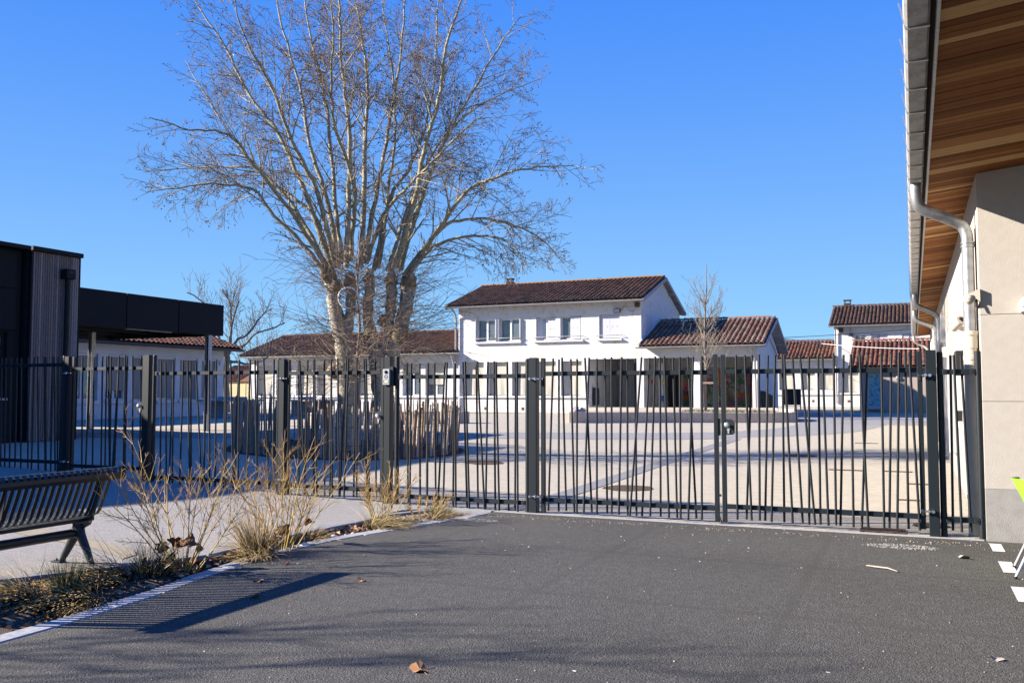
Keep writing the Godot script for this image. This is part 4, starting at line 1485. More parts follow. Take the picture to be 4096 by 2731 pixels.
	tile_slope(rf, V(-69.9, 2.8, -75.4), V(1, 0, 0), s, 4.2, s.length(), "red_tile", 120, 0.3, 0.4)
	mb = MB.new()
	mb.bar(c[1], r1, 0.2, 0.12)
	part("hip_ridge", mb, M["pink_tile_2"], rh)
	chimney_pot(rh, V(-66.6, 4.6, -79.0), 1.2)

func build_right() -> void:
	var b := thing("cream_building", "cream rendered building at right with timber soffit, zinc gutter and three downpipes", "building", V(0.68, 0, -11))
	var zn := -4.4
	var zf := -40.3
	# walls
	var mb := MB.new()
	mb.t = Transform3D(FNX, V(0.67, 0, 0))
	mb.wall(-40.0, -11.0, 0.98, 3.98, [], 0.3)
	part("wall", mb, M["cream_render"], b, "long sunlit wall facing the yard")
	mb = MB.new()
	mb.t = Transform3D(FNX, V(0.67, 0, 0))
	mb.wall(-40.0, -11.0, -0.2, 0.976, [], 0.3)
	part("plinth", mb, M["plinth_grey"], b)
	mb = MB.new()
	mb.t = Transform3D(Basis(), V(0, 0, -10.775))
	for r in [[-0.2, 0.535, "plinth_grey", "plinth"], [0.537, 1.454, "cream_render", "wall"], [1.458, 2.378, "cream_render", "wall"], [2.382, 4.6, "cream_render", "wall"]]:
		mb = MB.new()
		mb.t = Transform3D(Basis(), V(0, 0, -10.775))
		mb.box(V(4.84, (r[0] + r[1]) / 2, -0.15), V(8.34, r[1] - r[0], 0.296), 0.003)
		part(r[3], mb, M[r[2]], b)
	mb = MB.new()
	mb.box(V(4.845, 2.2, -10.935), V(8.3, 4.4, 0.27))
	part("joint_backing", mb, M["joint_groove"], b)
	mb = MB.new()
	mb.box(V(8.9, 2.2, -25.6), V(0.3, 4.8, 29.0))
	mb.box(V(4.9, 2.2, -39.85), V(8.0, 4.8, 0.3))
	part("wall", mb, M["cream_render"], b)
	# roof slab, sloping up from the gutter
	mb = MB.new()
	mb.t = Transform3D(FNZ, Vector3.ZERO)
	mb.prism(PackedVector2Array([Vector2(-0.20, 3.895), Vector2(-5.0, 4.43), Vector2(-9.6, 3.9), Vector2(-9.6, 4.1), Vector2(-5.0, 5.1), Vector2(-0.06, 4.02), Vector2(-0.06, 3.985)]), -zn, -zf)
	var rf := part("roof", mb, M["roof_under"], b)
	var s := V(4.94, 1.08, 0)
	tile_slope(rf, V(0.075, 4.025, zn), V(0, 0, -1), s, zn - zf, 0.5, "old_tile", 300, 0.26, 0.34)
	# soffit boards
	var pitch := 0.105
	var slope := V(1, 0.11, 0).normalized()
	var k := 0
	var rest := MB.new()
	var z := zn - 0.06
	var tone := 0
	while z > zf:
		var far_x := 0.69 if z < -10.79 else 6.2
		var near_x := 0.20
		var y0 := 3.85
		mb = rest if k >= 298 else MB.new()
		var o := V(near_x, y0, z)
		var l := (far_x - near_x) * sqrt(1 + 0.0121)
		mb.t = Transform3D(Basis(slope, V(-0.11, 1, 0).normalized(), V(0, 0, 1)), o)
		mb.box(V(l / 2, rr(0.0, 0.006) + 0.008, 0), V(l, 0.016, pitch - rr(0.006, 0.011)), 0.003)
		if rng.randf() < 0.8:
			tone = [0, 0, 0, 2, 2, 4, 4, 1, 1, 3][rng.randi() % 10]
		if k < 298:
			part("soffit_board", mb, M["soffit_%d" % tone], b)
		z -= pitch
		k += 1
	if rest.v.size() > 0:
		part("more_soffit_boards", rest, M["soffit_0"], b).set_meta("kind", "stuff")
	mb = MB.new()
	mb.box(V(0.193, 3.885, (zn + zf) / 2), V(0.022, 0.11, zn - zf), 0.003)
	part("fascia", mb, M["galvanised"], b)
	# zinc gutter with straps
	mb = MB.new()
	mb.prism(PackedVector2Array([Vector2(0.155, 3.985), Vector2(0.150, 3.892), Vector2(0.135, 3.875), Vector2(0.02, 3.868), Vector2(0.002, 3.89), Vector2(-0.006, 3.975), Vector2(0.006, 3.985)]), zf, zn)
	var gt := part("gutter", mb, M["zinc_dull"], b)
	mb = MB.new()
	mb.box(V(0.08, 3.866, 0), V(0.14, 0.010, 0.022))
	mb.bar(V(0.008, 3.868, 0), V(-0.016, 3.99, 0), 0.010, 0.022, V(0, 0, 1))
	mb.bar(V(-0.016, 3.985, 0), V(-0.03, 4.035, 0), 0.008, 0.02, V(0, 0, 1))
	var strap := mb.mesh(M["zinc"])
	z = -4.86
	while z > zf:
		inst("gutter_strap", strap, gt, Transform3D(Basis(), V(0, 0, z)))
		z -= 0.638
	# swan necks and downpipes
	for q in [[-10.86, -11.03, 2.2], [-23.1, -23.45, 0.1], [-27.7, -27.9, 0.1]]:
		var pts := curve([V(0.075, 3.87, q[0]), V(0.075, 3.74, q[0]), V(0.10, 3.63, q[0] - 0.02), V(0.17, 3.57, q[0] - 0.04), V(0.30, 3.515, lerpf(q[0], q[1], 0.45)), V(0.44, 3.455, lerpf(q[0], q[1], 0.8)), V(0.53, 3.40, q[1]), V(0.575, 3.31, q[1]), V(0.585, 3.18, q[1]), V(0.585, 3.0, q[1]), V(0.585, q[2], q[1])], 5)
		var dp := pipe("downpipe", b, pts, 0.062, M["zinc"], 16)
		mb = MB.new()
		for yy in [3.2, 3.16]:
			mb.lathe(V(0.585, yy, q[1]), [Vector2(0.064, -0.012), Vector2(0.072, -0.006), Vector2(0.072, 0.006), Vector2(0.064, 0.012)], 16)
		mb.box(V(0.64, 3.17, q[1]), V(0.08, 0.03, 0.03))
		inst("pipe_clip", mb.mesh(M["zinc"]), dp, Transform3D())
	mb = MB.new()
	mb.lathe(V(0.585, 0, -11.03), [Vector2(0.070, -0.05), Vector2(0.070, 2.03), Vector2(0.078, 2.035), Vector2(0.080, 2.17), Vector2(0.088, 2.18), Vector2(0.088, 2.22), Vector2(0.063, 2.225)], 20)
	var pv := part("plastic_pipe", mb, M["ivory_pipe"], b, "cream plastic foot of the near downpipe")
	for yy in [1.93, 0.42]:
		mb = MB.new()
		mb.lathe(V(0.585, yy, -11.03), [Vector2(0.071, -0.025), Vector2(0.075, -0.02), Vector2(0.075, 0.02), Vector2(0.071, 0.025)], 20)
		mb.box(V(0.65, yy, -11.03), V(0.08, 0.04, 0.03))
		inst("pipe_clip", mb.mesh(M["ivory_pipe"]), pv, Transform3D())
	pipe("downpipe", b, curve([V(0.075, 3.87, -40.0), V(0.075, 3.7, -40.0), V(0.2, 3.55, -40.1), V(0.45, 3.42, -40.15), V(0.56, 3.3, -40.15), V(0.58, 3.0, -40.15), V(0.58, 0.3, -40.15)], 4), 0.055, M["zinc_dull"])
	# corner strip and cables beside the gable edge
	pipe("cable", b, curve([V(0.66, 3.35, -11.02), V(0.66, 2.7, -11.0), V(0.655, 2.35, -11.01), V(0.66, 1.7, -11.0), V(0.655, 0.9, -11.0), V(0.66, 0.0, -11.0)], 5), 0.008, M["cable_black"], 6)
	pipe("cable", b, curve([V(0.66, 2.32, -11.03), V(0.67, 2.2, -11.5), V(0.67, 2.05, -12.4), V(0.67, 1.95, -13.2)], 6), 0.006, M["cable_pale"], 5)
	# wall boxes further along
	mb = MB.new()
	mb.box(V(0.62, 1.55, -17.6), V(0.12, 2.1, 0.30), 0.008)
	part("cable_cabinet", mb, M["grey_box"], b)
	mb = MB.new()
	mb.box(V(0.63, 2.95, -22.0), V(0.10, 0.6, 0.25), 0.008)
	part("cable_cabinet", mb, M["white_trim"], b)
	mb = MB.new()
	mb.box(V(0.60, 1.95, -13.6), V(0.16, 0.34, 0.14), 0.02)
	part("wall_lamp", mb, M["dark_plastic"], b)
	mb = MB.new()
	mb.lathe(V(0.62, 2.35, -19.5), [Vector2(0, -0.12), Vector2(0.08, -0.1), Vector2(0.09, 0.08), Vector2(0, 0.12)], 12)
	part("wall_lamp", mb, M["ivory_pipe"], b)
	mb = MB.new()
	mb.box(V(0.63, 1.2, -15.2), V(0.10, 0.16, 0.12), 0.01)
	part("socket_box", mb, M["dark_plastic"], b)
	# sensor on the gable
	mb = MB.new()
	mb.box(V(1.075, 2.43, -10.73), V(0.07, 0.09, 0.1), 0.01)
	mb.box(V(1.085, 2.49, -10.69), V(0.08, 0.1, 0.16), 0.02)
	part("motion_sensor", mb, M["white_trim"], b)
	# dome camera at the corner
	var c := thing("dome_camera", "cream dome camera on a bracket at the gable corner", "camera", V(0.6, 2.55, -10.76))
	mb = MB.new()
	mb.t = Transform3D(Basis(), V(0, 0, -10.76))
	mb.prism(PackedVector2Array([Vector2(0.675, 2.52), Vector2(0.675, 2.66), Vector2(0.60, 2.625), Vector2(0.53, 2.605), Vector2(0.52, 2.585), Vector2(0.60, 2.58)]), -0.035, 0.035)
	part("bracket", mb, M["off_white_plastic"], c)
	mb = MB.new()
	mb.lathe(V(0.568, 2.56, -10.76), [Vector2(0.058, 0.03), Vector2(0.06, 0.0), Vector2(0.05, -0.035), Vector2(0.03, -0.058), Vector2(0, -0.066)], 16)
	part("dome", mb, M["off_white_plastic"], c)
	mb = MB.new()
	var pts := curve([V(0.64, 2.55, -10.75), V(0.635, 2.48, -10.73), V(0.65, 2.45, -10.73), V(0.67, 2.5, -10.75)], 4)
	var rs := PackedFloat32Array()
	rs.resize(pts.size())
	rs.fill(0.009)
	mb.tube(PackedVector3Array(pts), rs, 6)
	part("cable", mb, M["cable_black"], c)
	c = thing("bullet_camera", "cream tube camera behind the near downpipe on the long wall", "camera", V(0.6, 2.32, -11.6))
	mb = MB.new()
	mb.rod(V(0.44, 2.30, -11.52), V(0.52, 2.38, -11.38), 0.055, 16)
	part("body", mb, M["off_white_plastic"], c)
	mb = MB.new()
	mb.rod(V(0.5195, 2.3795, -11.381), V(0.521, 2.381, -11.377), 0.03, 14)
	part("lens", mb, M["lens_black"], c)
	mb = MB.new()
	mb.bar(V(0.50, 2.30, -11.5), V(0.67, 2.22, -11.55), 0.04, 0.05)
	mb.box(V(0.665, 2.2, -11.55), V(0.03, 0.14, 0.1), 0.01)
	part("bracket", mb, M["off_white_plastic"], c)

# ---------------------------------------------------------------- fence
var bar_mesh: ArrayMesh
const ZF := -10.82

func bars(root: Node3D, list: Array, top: float, bot: float) -> void:
	if bar_mesh == null:
		var mb := MB.new()
		mb.rod(V(0, -0.5, 0), V(0, 0.5, 0), 0.0135, 12)
		bar_mesh = mb.mesh(M["anthracite"])
	for q in list:
		var z: float = ZF + (0.037 if q[2] == 1 else -0.037)
		var j := rr(-0.012, 0.012)
		var a := V(q[0], top + j, z)
		var b := V(q[1], bot + j, z)
		var d := a - b
		var u := d.normalized()
		var r := V(1, 0, 0)
		r = (r - u * r.dot(u)).normalized()
		inst("bar", bar_mesh, root, Transform3D(Basis(r, d, r.cross(u)), (a + b) / 2))

func rail(root: Node3D, x0: float, x1: float, y: float) -> void:
	var mb := MB.new()
	mb.box(V((x0 + x1) / 2, y, ZF), V(x1 - x0, 0.056, 0.046), 0.004)
	part("rail", mb, M["anthracite"], root)

func round_post(root: Node3D, x: float, y0: float, y1: float) -> void:
	var mb := MB.new()
	mb.lathe(V(x, 0, ZF), [Vector2(0.032, y0), Vector2(0.032, y1 - 0.01), Vector2(0.028, y1), Vector2(0, y1 + 0.004)], 18)
	for yy in [y1 - 0.20, y0 + 0.28]:
		mb.lathe(V(x, yy, ZF), [Vector2(0.032, -0.035), Vector2(0.0345, -0.033), Vector2(0.0345, 0.033), Vector2(0.032, 0.035)], 18)
	part("round_post", mb, M["anthracite"], root)

func clip(root: Node3D, x: float, y: float) -> void:
	var mb := MB.new()
	mb.box(V(x, y, ZF + 0.030), V(0.05, 0.062, 0.008), 0.002)
	mb.box(V(x, y, ZF + 0.036), V(0.012, 0.012, 0.008))
	part("rail_clip", mb, M["anthracite_dull"], root)

func stile(root: Node3D, x: float, y0: float, y1: float) -> void:
	var mb := MB.new()
	mb.box(V(x, (y0 + y1) / 2, ZF), V(0.052, y1 - y0, 0.05), 0.004)
	part("stile", mb, M["anthracite"], root)

func gate_post(x: float, y0: float, y1: float, w: float, label: String) -> void:
	var o := thing("gate_post", label, "gate post", V(x, y0, ZF), "square posts of the gates")
	var mb := MB.new()
	mb.box(V(x, (y0 + y1) / 2 - 0.05, ZF), V(w, y1 - y0 + 0.1, w + 0.005), 0.005)
	part("shaft", mb, M["anthracite"], o)
	mb = MB.new()
	mb.box(V(x, y1 + 0.003, ZF), V(w - 0.006, 0.006, w - 0.006), 0.002)
	part("cap", mb, M["anthracite_dull"], o)

func hinge(root: Node3D, xp: float, xs: float, y: float) -> void:
	var mb := MB.new()
	var dx := signf(xs - xp)
	mb.rod(V(xp - dx * 0.015, y, ZF + 0.085), V(xs + dx * 0.02, y, ZF + 0.085), 0.011, 10)
	mb.rod(V(xp, y, ZF + 0.04), V(xp, y, ZF + 0.11), 0.017, 10)
	mb.box(V((xp + xs) / 2 - dx * 0.005, y, ZF + 0.085), V(0.02, 0.04, 0.04), 0.004)
	part("hinge", mb, M["steel_bright"], root)
	mb = MB.new()
	mb.rod(V(xs, y, ZF + 0.02), V(xs, y, ZF + 0.10), 0.014, 10)
	mb.box(V(xs, y - 0.02, ZF + 0.03), V(0.03, 0.07, 0.02), 0.003)
	part("hinge_plate", mb, M["anthracite_dull"], root)

func lock(root: Node3D, x: float, y: float, side: float) -> void:
	# case beside the stile; side is the direction the case points to
	var mb := MB.new()
	var poly := PackedVector2Array()
	for q in [[0.0, -0.09], [0.075, -0.088], [0.098, -0.07], [0.10, 0.05], [0.085, 0.08], [0.05, 0.092], [0.0, 0.092]]:
		poly.append(Vector2(x + side * q[0], y + q[1]))
	mb.t = Transform3D(Basis(), V(0, 0, ZF))
	mb.prism(poly, -0.022, 0.022)
	part("lock_case", mb, M["anthracite_dull"], root)
	mb = MB.new()
	mb.t = Transform3D(Basis(Vector3.RIGHT, PI / 2), V(x + side * 0.02, y + 0.028, ZF + 0.022))
	mb.lathe(Vector3.ZERO, [Vector2(0.012, 0), Vector2(0.012, 0.02), Vector2(0.024, 0.026), Vector2(0.032, 0.042), Vector2(0.030, 0.056), Vector2(0.018, 0.066), Vector2(0, 0.069)], 18)
	part("knob", mb, M["aluminium"], root)
	mb = MB.new()
	mb.t = Transform3D(Basis(), V(x + side * 0.03, y - 0.045, ZF + 0.022))
	mb.prism(PackedVector2Array([Vector2(-0.010, -0.028), Vector2(0.010, -0.028), Vector2(0.010, 0.004), Vector2(0.018, 0.014), Vector2(0.012, 0.03), Vector2(-0.012, 0.03), Vector2(-0.018, 0.014), Vector2(-0.010, 0.004)]), 0.0, 0.009)
	part("keyhole_plate", mb, M["silver_plate"], root)

func build_fence() -> void:
	var p := thing("fence_panel", "fence panel furthest left, in front of the timber strip", "fence", V(-13.882, 0.172, ZF), "panels of the anthracite fence")
	bars(p, [[-14.985, -14.923, 1], [-14.964, -14.903, 0], [-14.699, -14.638, 1], [-14.597, -14.536, 1], [-14.454, -14.413, 1], [-14.403, -14.372, 0], [-14.199, -14.127, 1], [-14.117, -14.046, 0], [-13.872, -13.862, 1], [-13.790, -13.688, 1], [-13.719, -13.617, 0], [-13.586, -13.505, 1], [-13.423, -13.392, 1], [-13.474, -13.372, 0], [-13.290, -13.229, 1], [-13.260, -13.280, 0]], 2.168, 0.203)
	rail(p, -15.209, -13.198, 2.025)
	rail(p, -15.209, -13.198, 0.376)
	round_post(p, -13.168, 0.141, 2.173)
	clip(p, -13.239, 2.025)
	clip(p, -13.239, 0.376)
	gate_post(-13.066, 0.141, 2.157, 0.10, "hinge post of the far left pedestrian gate")
	p = thing("pedestrian_gate", "single gate at the left, in front of the black canopy", "gate", V(-12.147, 0.172, ZF), "pedestrian gates")
	bars(p, [[-12.708, -12.657, 1], [-12.617, -12.657, 0], [-12.443, -12.412, 1], [-12.331, -12.300, 0], [-12.157, -12.127, 1], [-12.198, -12.106, 0], [-12.055, -12.014, 1], [-11.871, -11.922, 1], [-11.953, -12.045, 0], [-11.739, -11.718, 1], [-11.769, -11.769, 0], [-11.575, -11.514, 1], [-11.463, -11.443, 0]], 2.152, 0.238)
	rail(p, -12.923, -11.371, 1.948)
	rail(p, -12.923, -11.371, 0.330)
	stile(p, -12.943, 0.223, 2.157)
	stile(p, -11.341, 0.223, 2.152)
	hinge(p, -13.086, -12.943, 1.877)
	hinge(p, -13.086, -12.943, 0.397)
	lock(p, -11.371, 1.310, -1)
	gate_post(-11.249, 0.101, 2.152, 0.10, "latch post of the far left pedestrian gate")
	p = thing("fence_panel", "fence panel between the two pedestrian gates, over the yellow stems", "fence", V(-9.901, 0.070, ZF), "panels of the anthracite fence")
	bars(p, [[-10.953, -10.922, 1], [-10.861, -10.789, 1], [-10.698, -10.667, 1], [-10.769, -10.810, 0], [-10.493, -10.514, 1], [-10.401, -10.310, 1], [-10.412, -10.350, 0], [-10.238, -10.065, 1], [-10.105, -10.095, 0], [-9.963, -9.912, 1], [-9.891, -9.871, 0], [-9.636, -9.595, 1], [-9.707, -9.707, 0], [-9.544, -9.452, 1], [-9.371, -9.360, 1], [-9.442, -9.503, 0], [-9.166, -9.197, 1], [-9.075, -8.993, 1], [-9.085, -9.064, 0], [-8.911, -8.778, 1], [-8.717, -8.697, 1]], 2.045, 0.106)
	rail(p, -11.096, -8.656, 1.856)
	rail(p, -11.096, -8.656, 0.208)
	round_post(p, -11.126, 0.090, 2.152)
	round_post(p, -8.646, 0.019, 2.060)
	for q in [[-11.065, 1.856], [-11.065, 0.208], [-8.707, 1.856], [-8.707, 0.208]]:
		clip(p, q[0], q[1])
	gate_post(-8.564, 0.019, 2.045, 0.10, "hinge post of the pedestrian gate beside the intercom")
	p = thing("pedestrian_gate", "single gate in front of the big tree, left of the intercom", "gate", V(-7.656, 0.019, ZF), "pedestrian gates")
	bars(p, [[-8.319, -8.289, 0], [-8.248, -8.115, 1], [-8.156, -8.186, 0], [-8.054, -8.013, 0], [-7.982, -7.911, 1], [-7.860, -7.829, 0], [-7.686, -7.645, 1], [-7.737, -7.737, 0], [-7.574, -7.523, 1], [-7.472, -7.564, 0], [-7.390, -7.441, 1], [-7.247, -7.227, 1], [-7.309, -7.329, 0], [-7.176, -7.094, 0], [-7.094, -7.013, 1], [-6.982, -6.951, 0]], 2.040, 0.060)
	rail(p, -8.452, -6.859, 1.836)
	rail(p, -8.452, -6.859, 0.187)
	stile(p, -8.472, 0.070, 2.040)
	stile(p, -6.829, 0.049, 2.050)
	hinge(p, -8.595, -8.472, 1.759)
	hinge(p, -8.595, -8.472, 0.274)
	lock(p, -6.854, 1.198, -1)
	gate_post(-6.732, -0.032, 2.050, 0.10, "latch post of the pedestrian gate, carrying the intercom")
	p = thing("fence_panel", "fence panel between the intercom post and the double gate", "fence", V(-5.4, 0, ZF), "panels of the anthracite fence")
	bars(p, [[-6.461, -6.431, 0], [-6.349, -6.359, 1], [-6.257, -6.237, 0], [-6.084, -6.084, 1], [-6.135, -6.135, 0], [-5.982, -5.951, 1], [-5.859, -5.961, 0], [-5.788, -5.839, 1], [-5.665, -5.645, 1], [-5.716, -5.726, 0], [-5.584, -5.512, 0], [-5.512, -5.441, 1], [-5.379, -5.349, 0], [-5.328, -5.216, 1], [-5.206, -5.236, 0], [-5.114, -5.094, 0], [-5.053, -5.002, 1], [-4.920, -4.900, 0], [-4.747, -4.736, 1], [-4.798, -4.808, 0]], 1.963, -0.002)
	rail(p, -6.563, -4.634, 1.769)
	rail(p, -6.563, -4.634, 0.121)
	round_post(p, -6.594, -0.053, 2.055)
	round_post(p, -4.609, -0.053, 1.994)
	for q in [[-6.533, 1.769], [-6.533, 0.121], [-4.665, 1.769], [-4.665, 0.121]]:
		clip(p, q[0], q[1])
	gate_post(-4.522, -0.053, 1.999, 0.108, "left post of the double gate")
	p = thing("gate_leaf", "left leaf of the double gate, without a knob", "gate", V(-3.2, 0.0, ZF), "leaves of the double gate")
	bars(p, [[-4.236, -4.308, 1], [-4.185, -4.195, 0], [-4.114, -4.063, 1], [-4.022, -3.981, 0], [-3.909, -3.920, 1], [-3.828, -3.746, 0], [-3.746, -3.828, 1], [-3.644, -3.654, 1], [-3.562, -3.542, 0], [-3.450, -3.460, 1], [-3.317, -3.368, 1], [-3.266, -3.277, 0], [-3.164, -3.164, 0], [-3.062, -3.226, 1], [-2.981, -3.093, 0], [-2.889, -2.970, 1], [-2.848, -2.858, 0], [-2.776, -2.736, 1], [-2.685, -2.654, 0], [-2.583, -2.593, 1], [-2.501, -2.419, 0], [-2.419, -2.501, 1], [-2.317, -2.338, 1]], 1.989, 0.039)
	rail(p, -4.359, -2.184, 1.795)
	rail(p, -4.359, -2.184, 0.177)
	stile(p, -4.389, 0.009, 1.999)
	stile(p, -2.159, 0.019, 2.009)
	hinge(p, -4.542, -4.389, 1.729)
	hinge(p, -4.542, -4.389, 0.218)
	var mb := MB.new()
	mb.rod(V(-2.098, 0.0, ZF + 0.03), V(-2.142, 0.131, ZF + 0.03), 0.008, 8)
	mb.box(V(-2.123, 0.335, ZF + 0.01), V(0.03, 0.025, 0.03), 0.004)
	part("drop_bolt", mb, M["anthracite_dull"], p)
	mb = MB.new()
	mb.box(V(-2.121, 1.142, ZF), V(0.024, 0.20, 0.042), 0.003)
	part("strike_plate", mb, M["lens_black"], p)
	p = thing("gate_leaf", "right leaf of the double gate with round silver knob and lock", "gate", V(-1.0, 0.0, ZF), "leaves of the double gate")
	bars(p, [[-1.909, -1.919, 1], [-1.807, -1.756, 1], [-1.735, -1.827, 0], [-1.643, -1.664, 1], [-1.552, -1.613, 0], [-1.460, -1.531, 1], [-1.388, -1.398, 0], [-1.358, -1.296, 1], [-1.276, -1.194, 0], [-1.184, -1.051, 1], [-1.092, -1.123, 0], [-0.990, -1.000, 0], [-0.939, -0.908, 1], [-0.817, -0.827, 1], [-0.715, -0.786, 0], [-0.633, -0.643, 1], [-0.541, -0.490, 1], [-0.459, -0.561, 0], [-0.316, -0.327, 1], [-0.214, -0.276, 0], [-0.133, -0.194, 1], [-0.071, -0.082, 0], [-0.031, 0.031, 1]], 1.989, 0.060)
	rail(p, -2.042, 0.051, 1.800)
	rail(p, -2.042, 0.051, 0.208)
	stile(p, -2.070, 0.019, 2.004)
	stile(p, 0.069, 0.070, 2.004)
	hinge(p, 0.168, 0.069, 1.739)
	hinge(p, 0.168, 0.069, 0.274)
	lock(p, -2.042, 1.142, 1)
	gate_post(0.179, -0.042, 2.009, 0.108, "right post of the double gate")
	p = thing("fence_panel", "narrow fence panel between the double gate and the cream building", "fence", V(0.45, 0, ZF), "panels of the anthracite fence")
	bars(p, [[0.378, 0.357, 0], [0.408, 0.439, 1], [0.480, 0.531, 0]], 1.963, 0.075)
	rail(p, 0.276, 0.612, 1.775)
	rail(p, 0.276, 0.612, 0.192)
	round_post(p, 0.271, -0.053, 1.994)
	round_post(p, 0.638, -0.053, 1.999)
	for q in [[0.316, 1.775], [0.316, 0.192], [0.587, 1.775], [0.587, 0.192]]:
		clip(p, q[0], q[1])
	# intercom
	var o := thing("intercom", "silver intercom plate with camera, button and name card on the gate post", "intercom", V(-6.706, 1.764, ZF + 0.07))
	mb = MB.new()
	mb.box(V(-6.681, 1.780, ZF + 0.01), V(0.115, 0.27, 0.10), 0.008)
	part("back_box", mb, M["anthracite_dull"], o)
	mb = MB.new()
	mb.box(V(-6.727, 1.769, ZF + 0.072), V(0.115, 0.225, 0.030), 0.008)
	var pl := part("plate", mb, M["silver_plate"], o)
	mb = MB.new()
	mb.t = Transform3D(Basis(Vector3.RIGHT, PI / 2), V(-6.727, 1.838, ZF + 0.087))
	mb.lathe(Vector3.ZERO, [Vector2(0.024, 0), Vector2(0.023, 0.006), Vector2(0.014, 0.012), Vector2(0, 0.014)], 18)
	inst("camera_eye", mb.mesh(M["lens_black"]), pl, Transform3D())
	mb = MB.new()
	mb.t = Transform3D(Basis(Vector3.RIGHT, PI / 2), V(-6.727, 1.773, ZF + 0.087))
	mb.lathe(Vector3.ZERO, [Vector2(0.025, 0), Vector2(0.025, 0.003), Vector2(0.019, 0.003), Vector2(0.019, 0)], 18)
	inst("button_ring", mb.mesh(M["lens_black"]), pl, Transform3D())
	mb = MB.new()
	mb.box(V(-6.727, 1.705, ZF + 0.0875), V(0.078, 0.042, 0.002))
	inst("card_frame", mb.mesh(M["lens_black"]), pl, Transform3D())
	mb = MB.new()
	mb.box(V(-6.723, 1.705, ZF + 0.0895), V(0.062, 0.032, 0.002))
	inst("name_card", mb.mesh(M["name_card"]), pl, Transform3D())

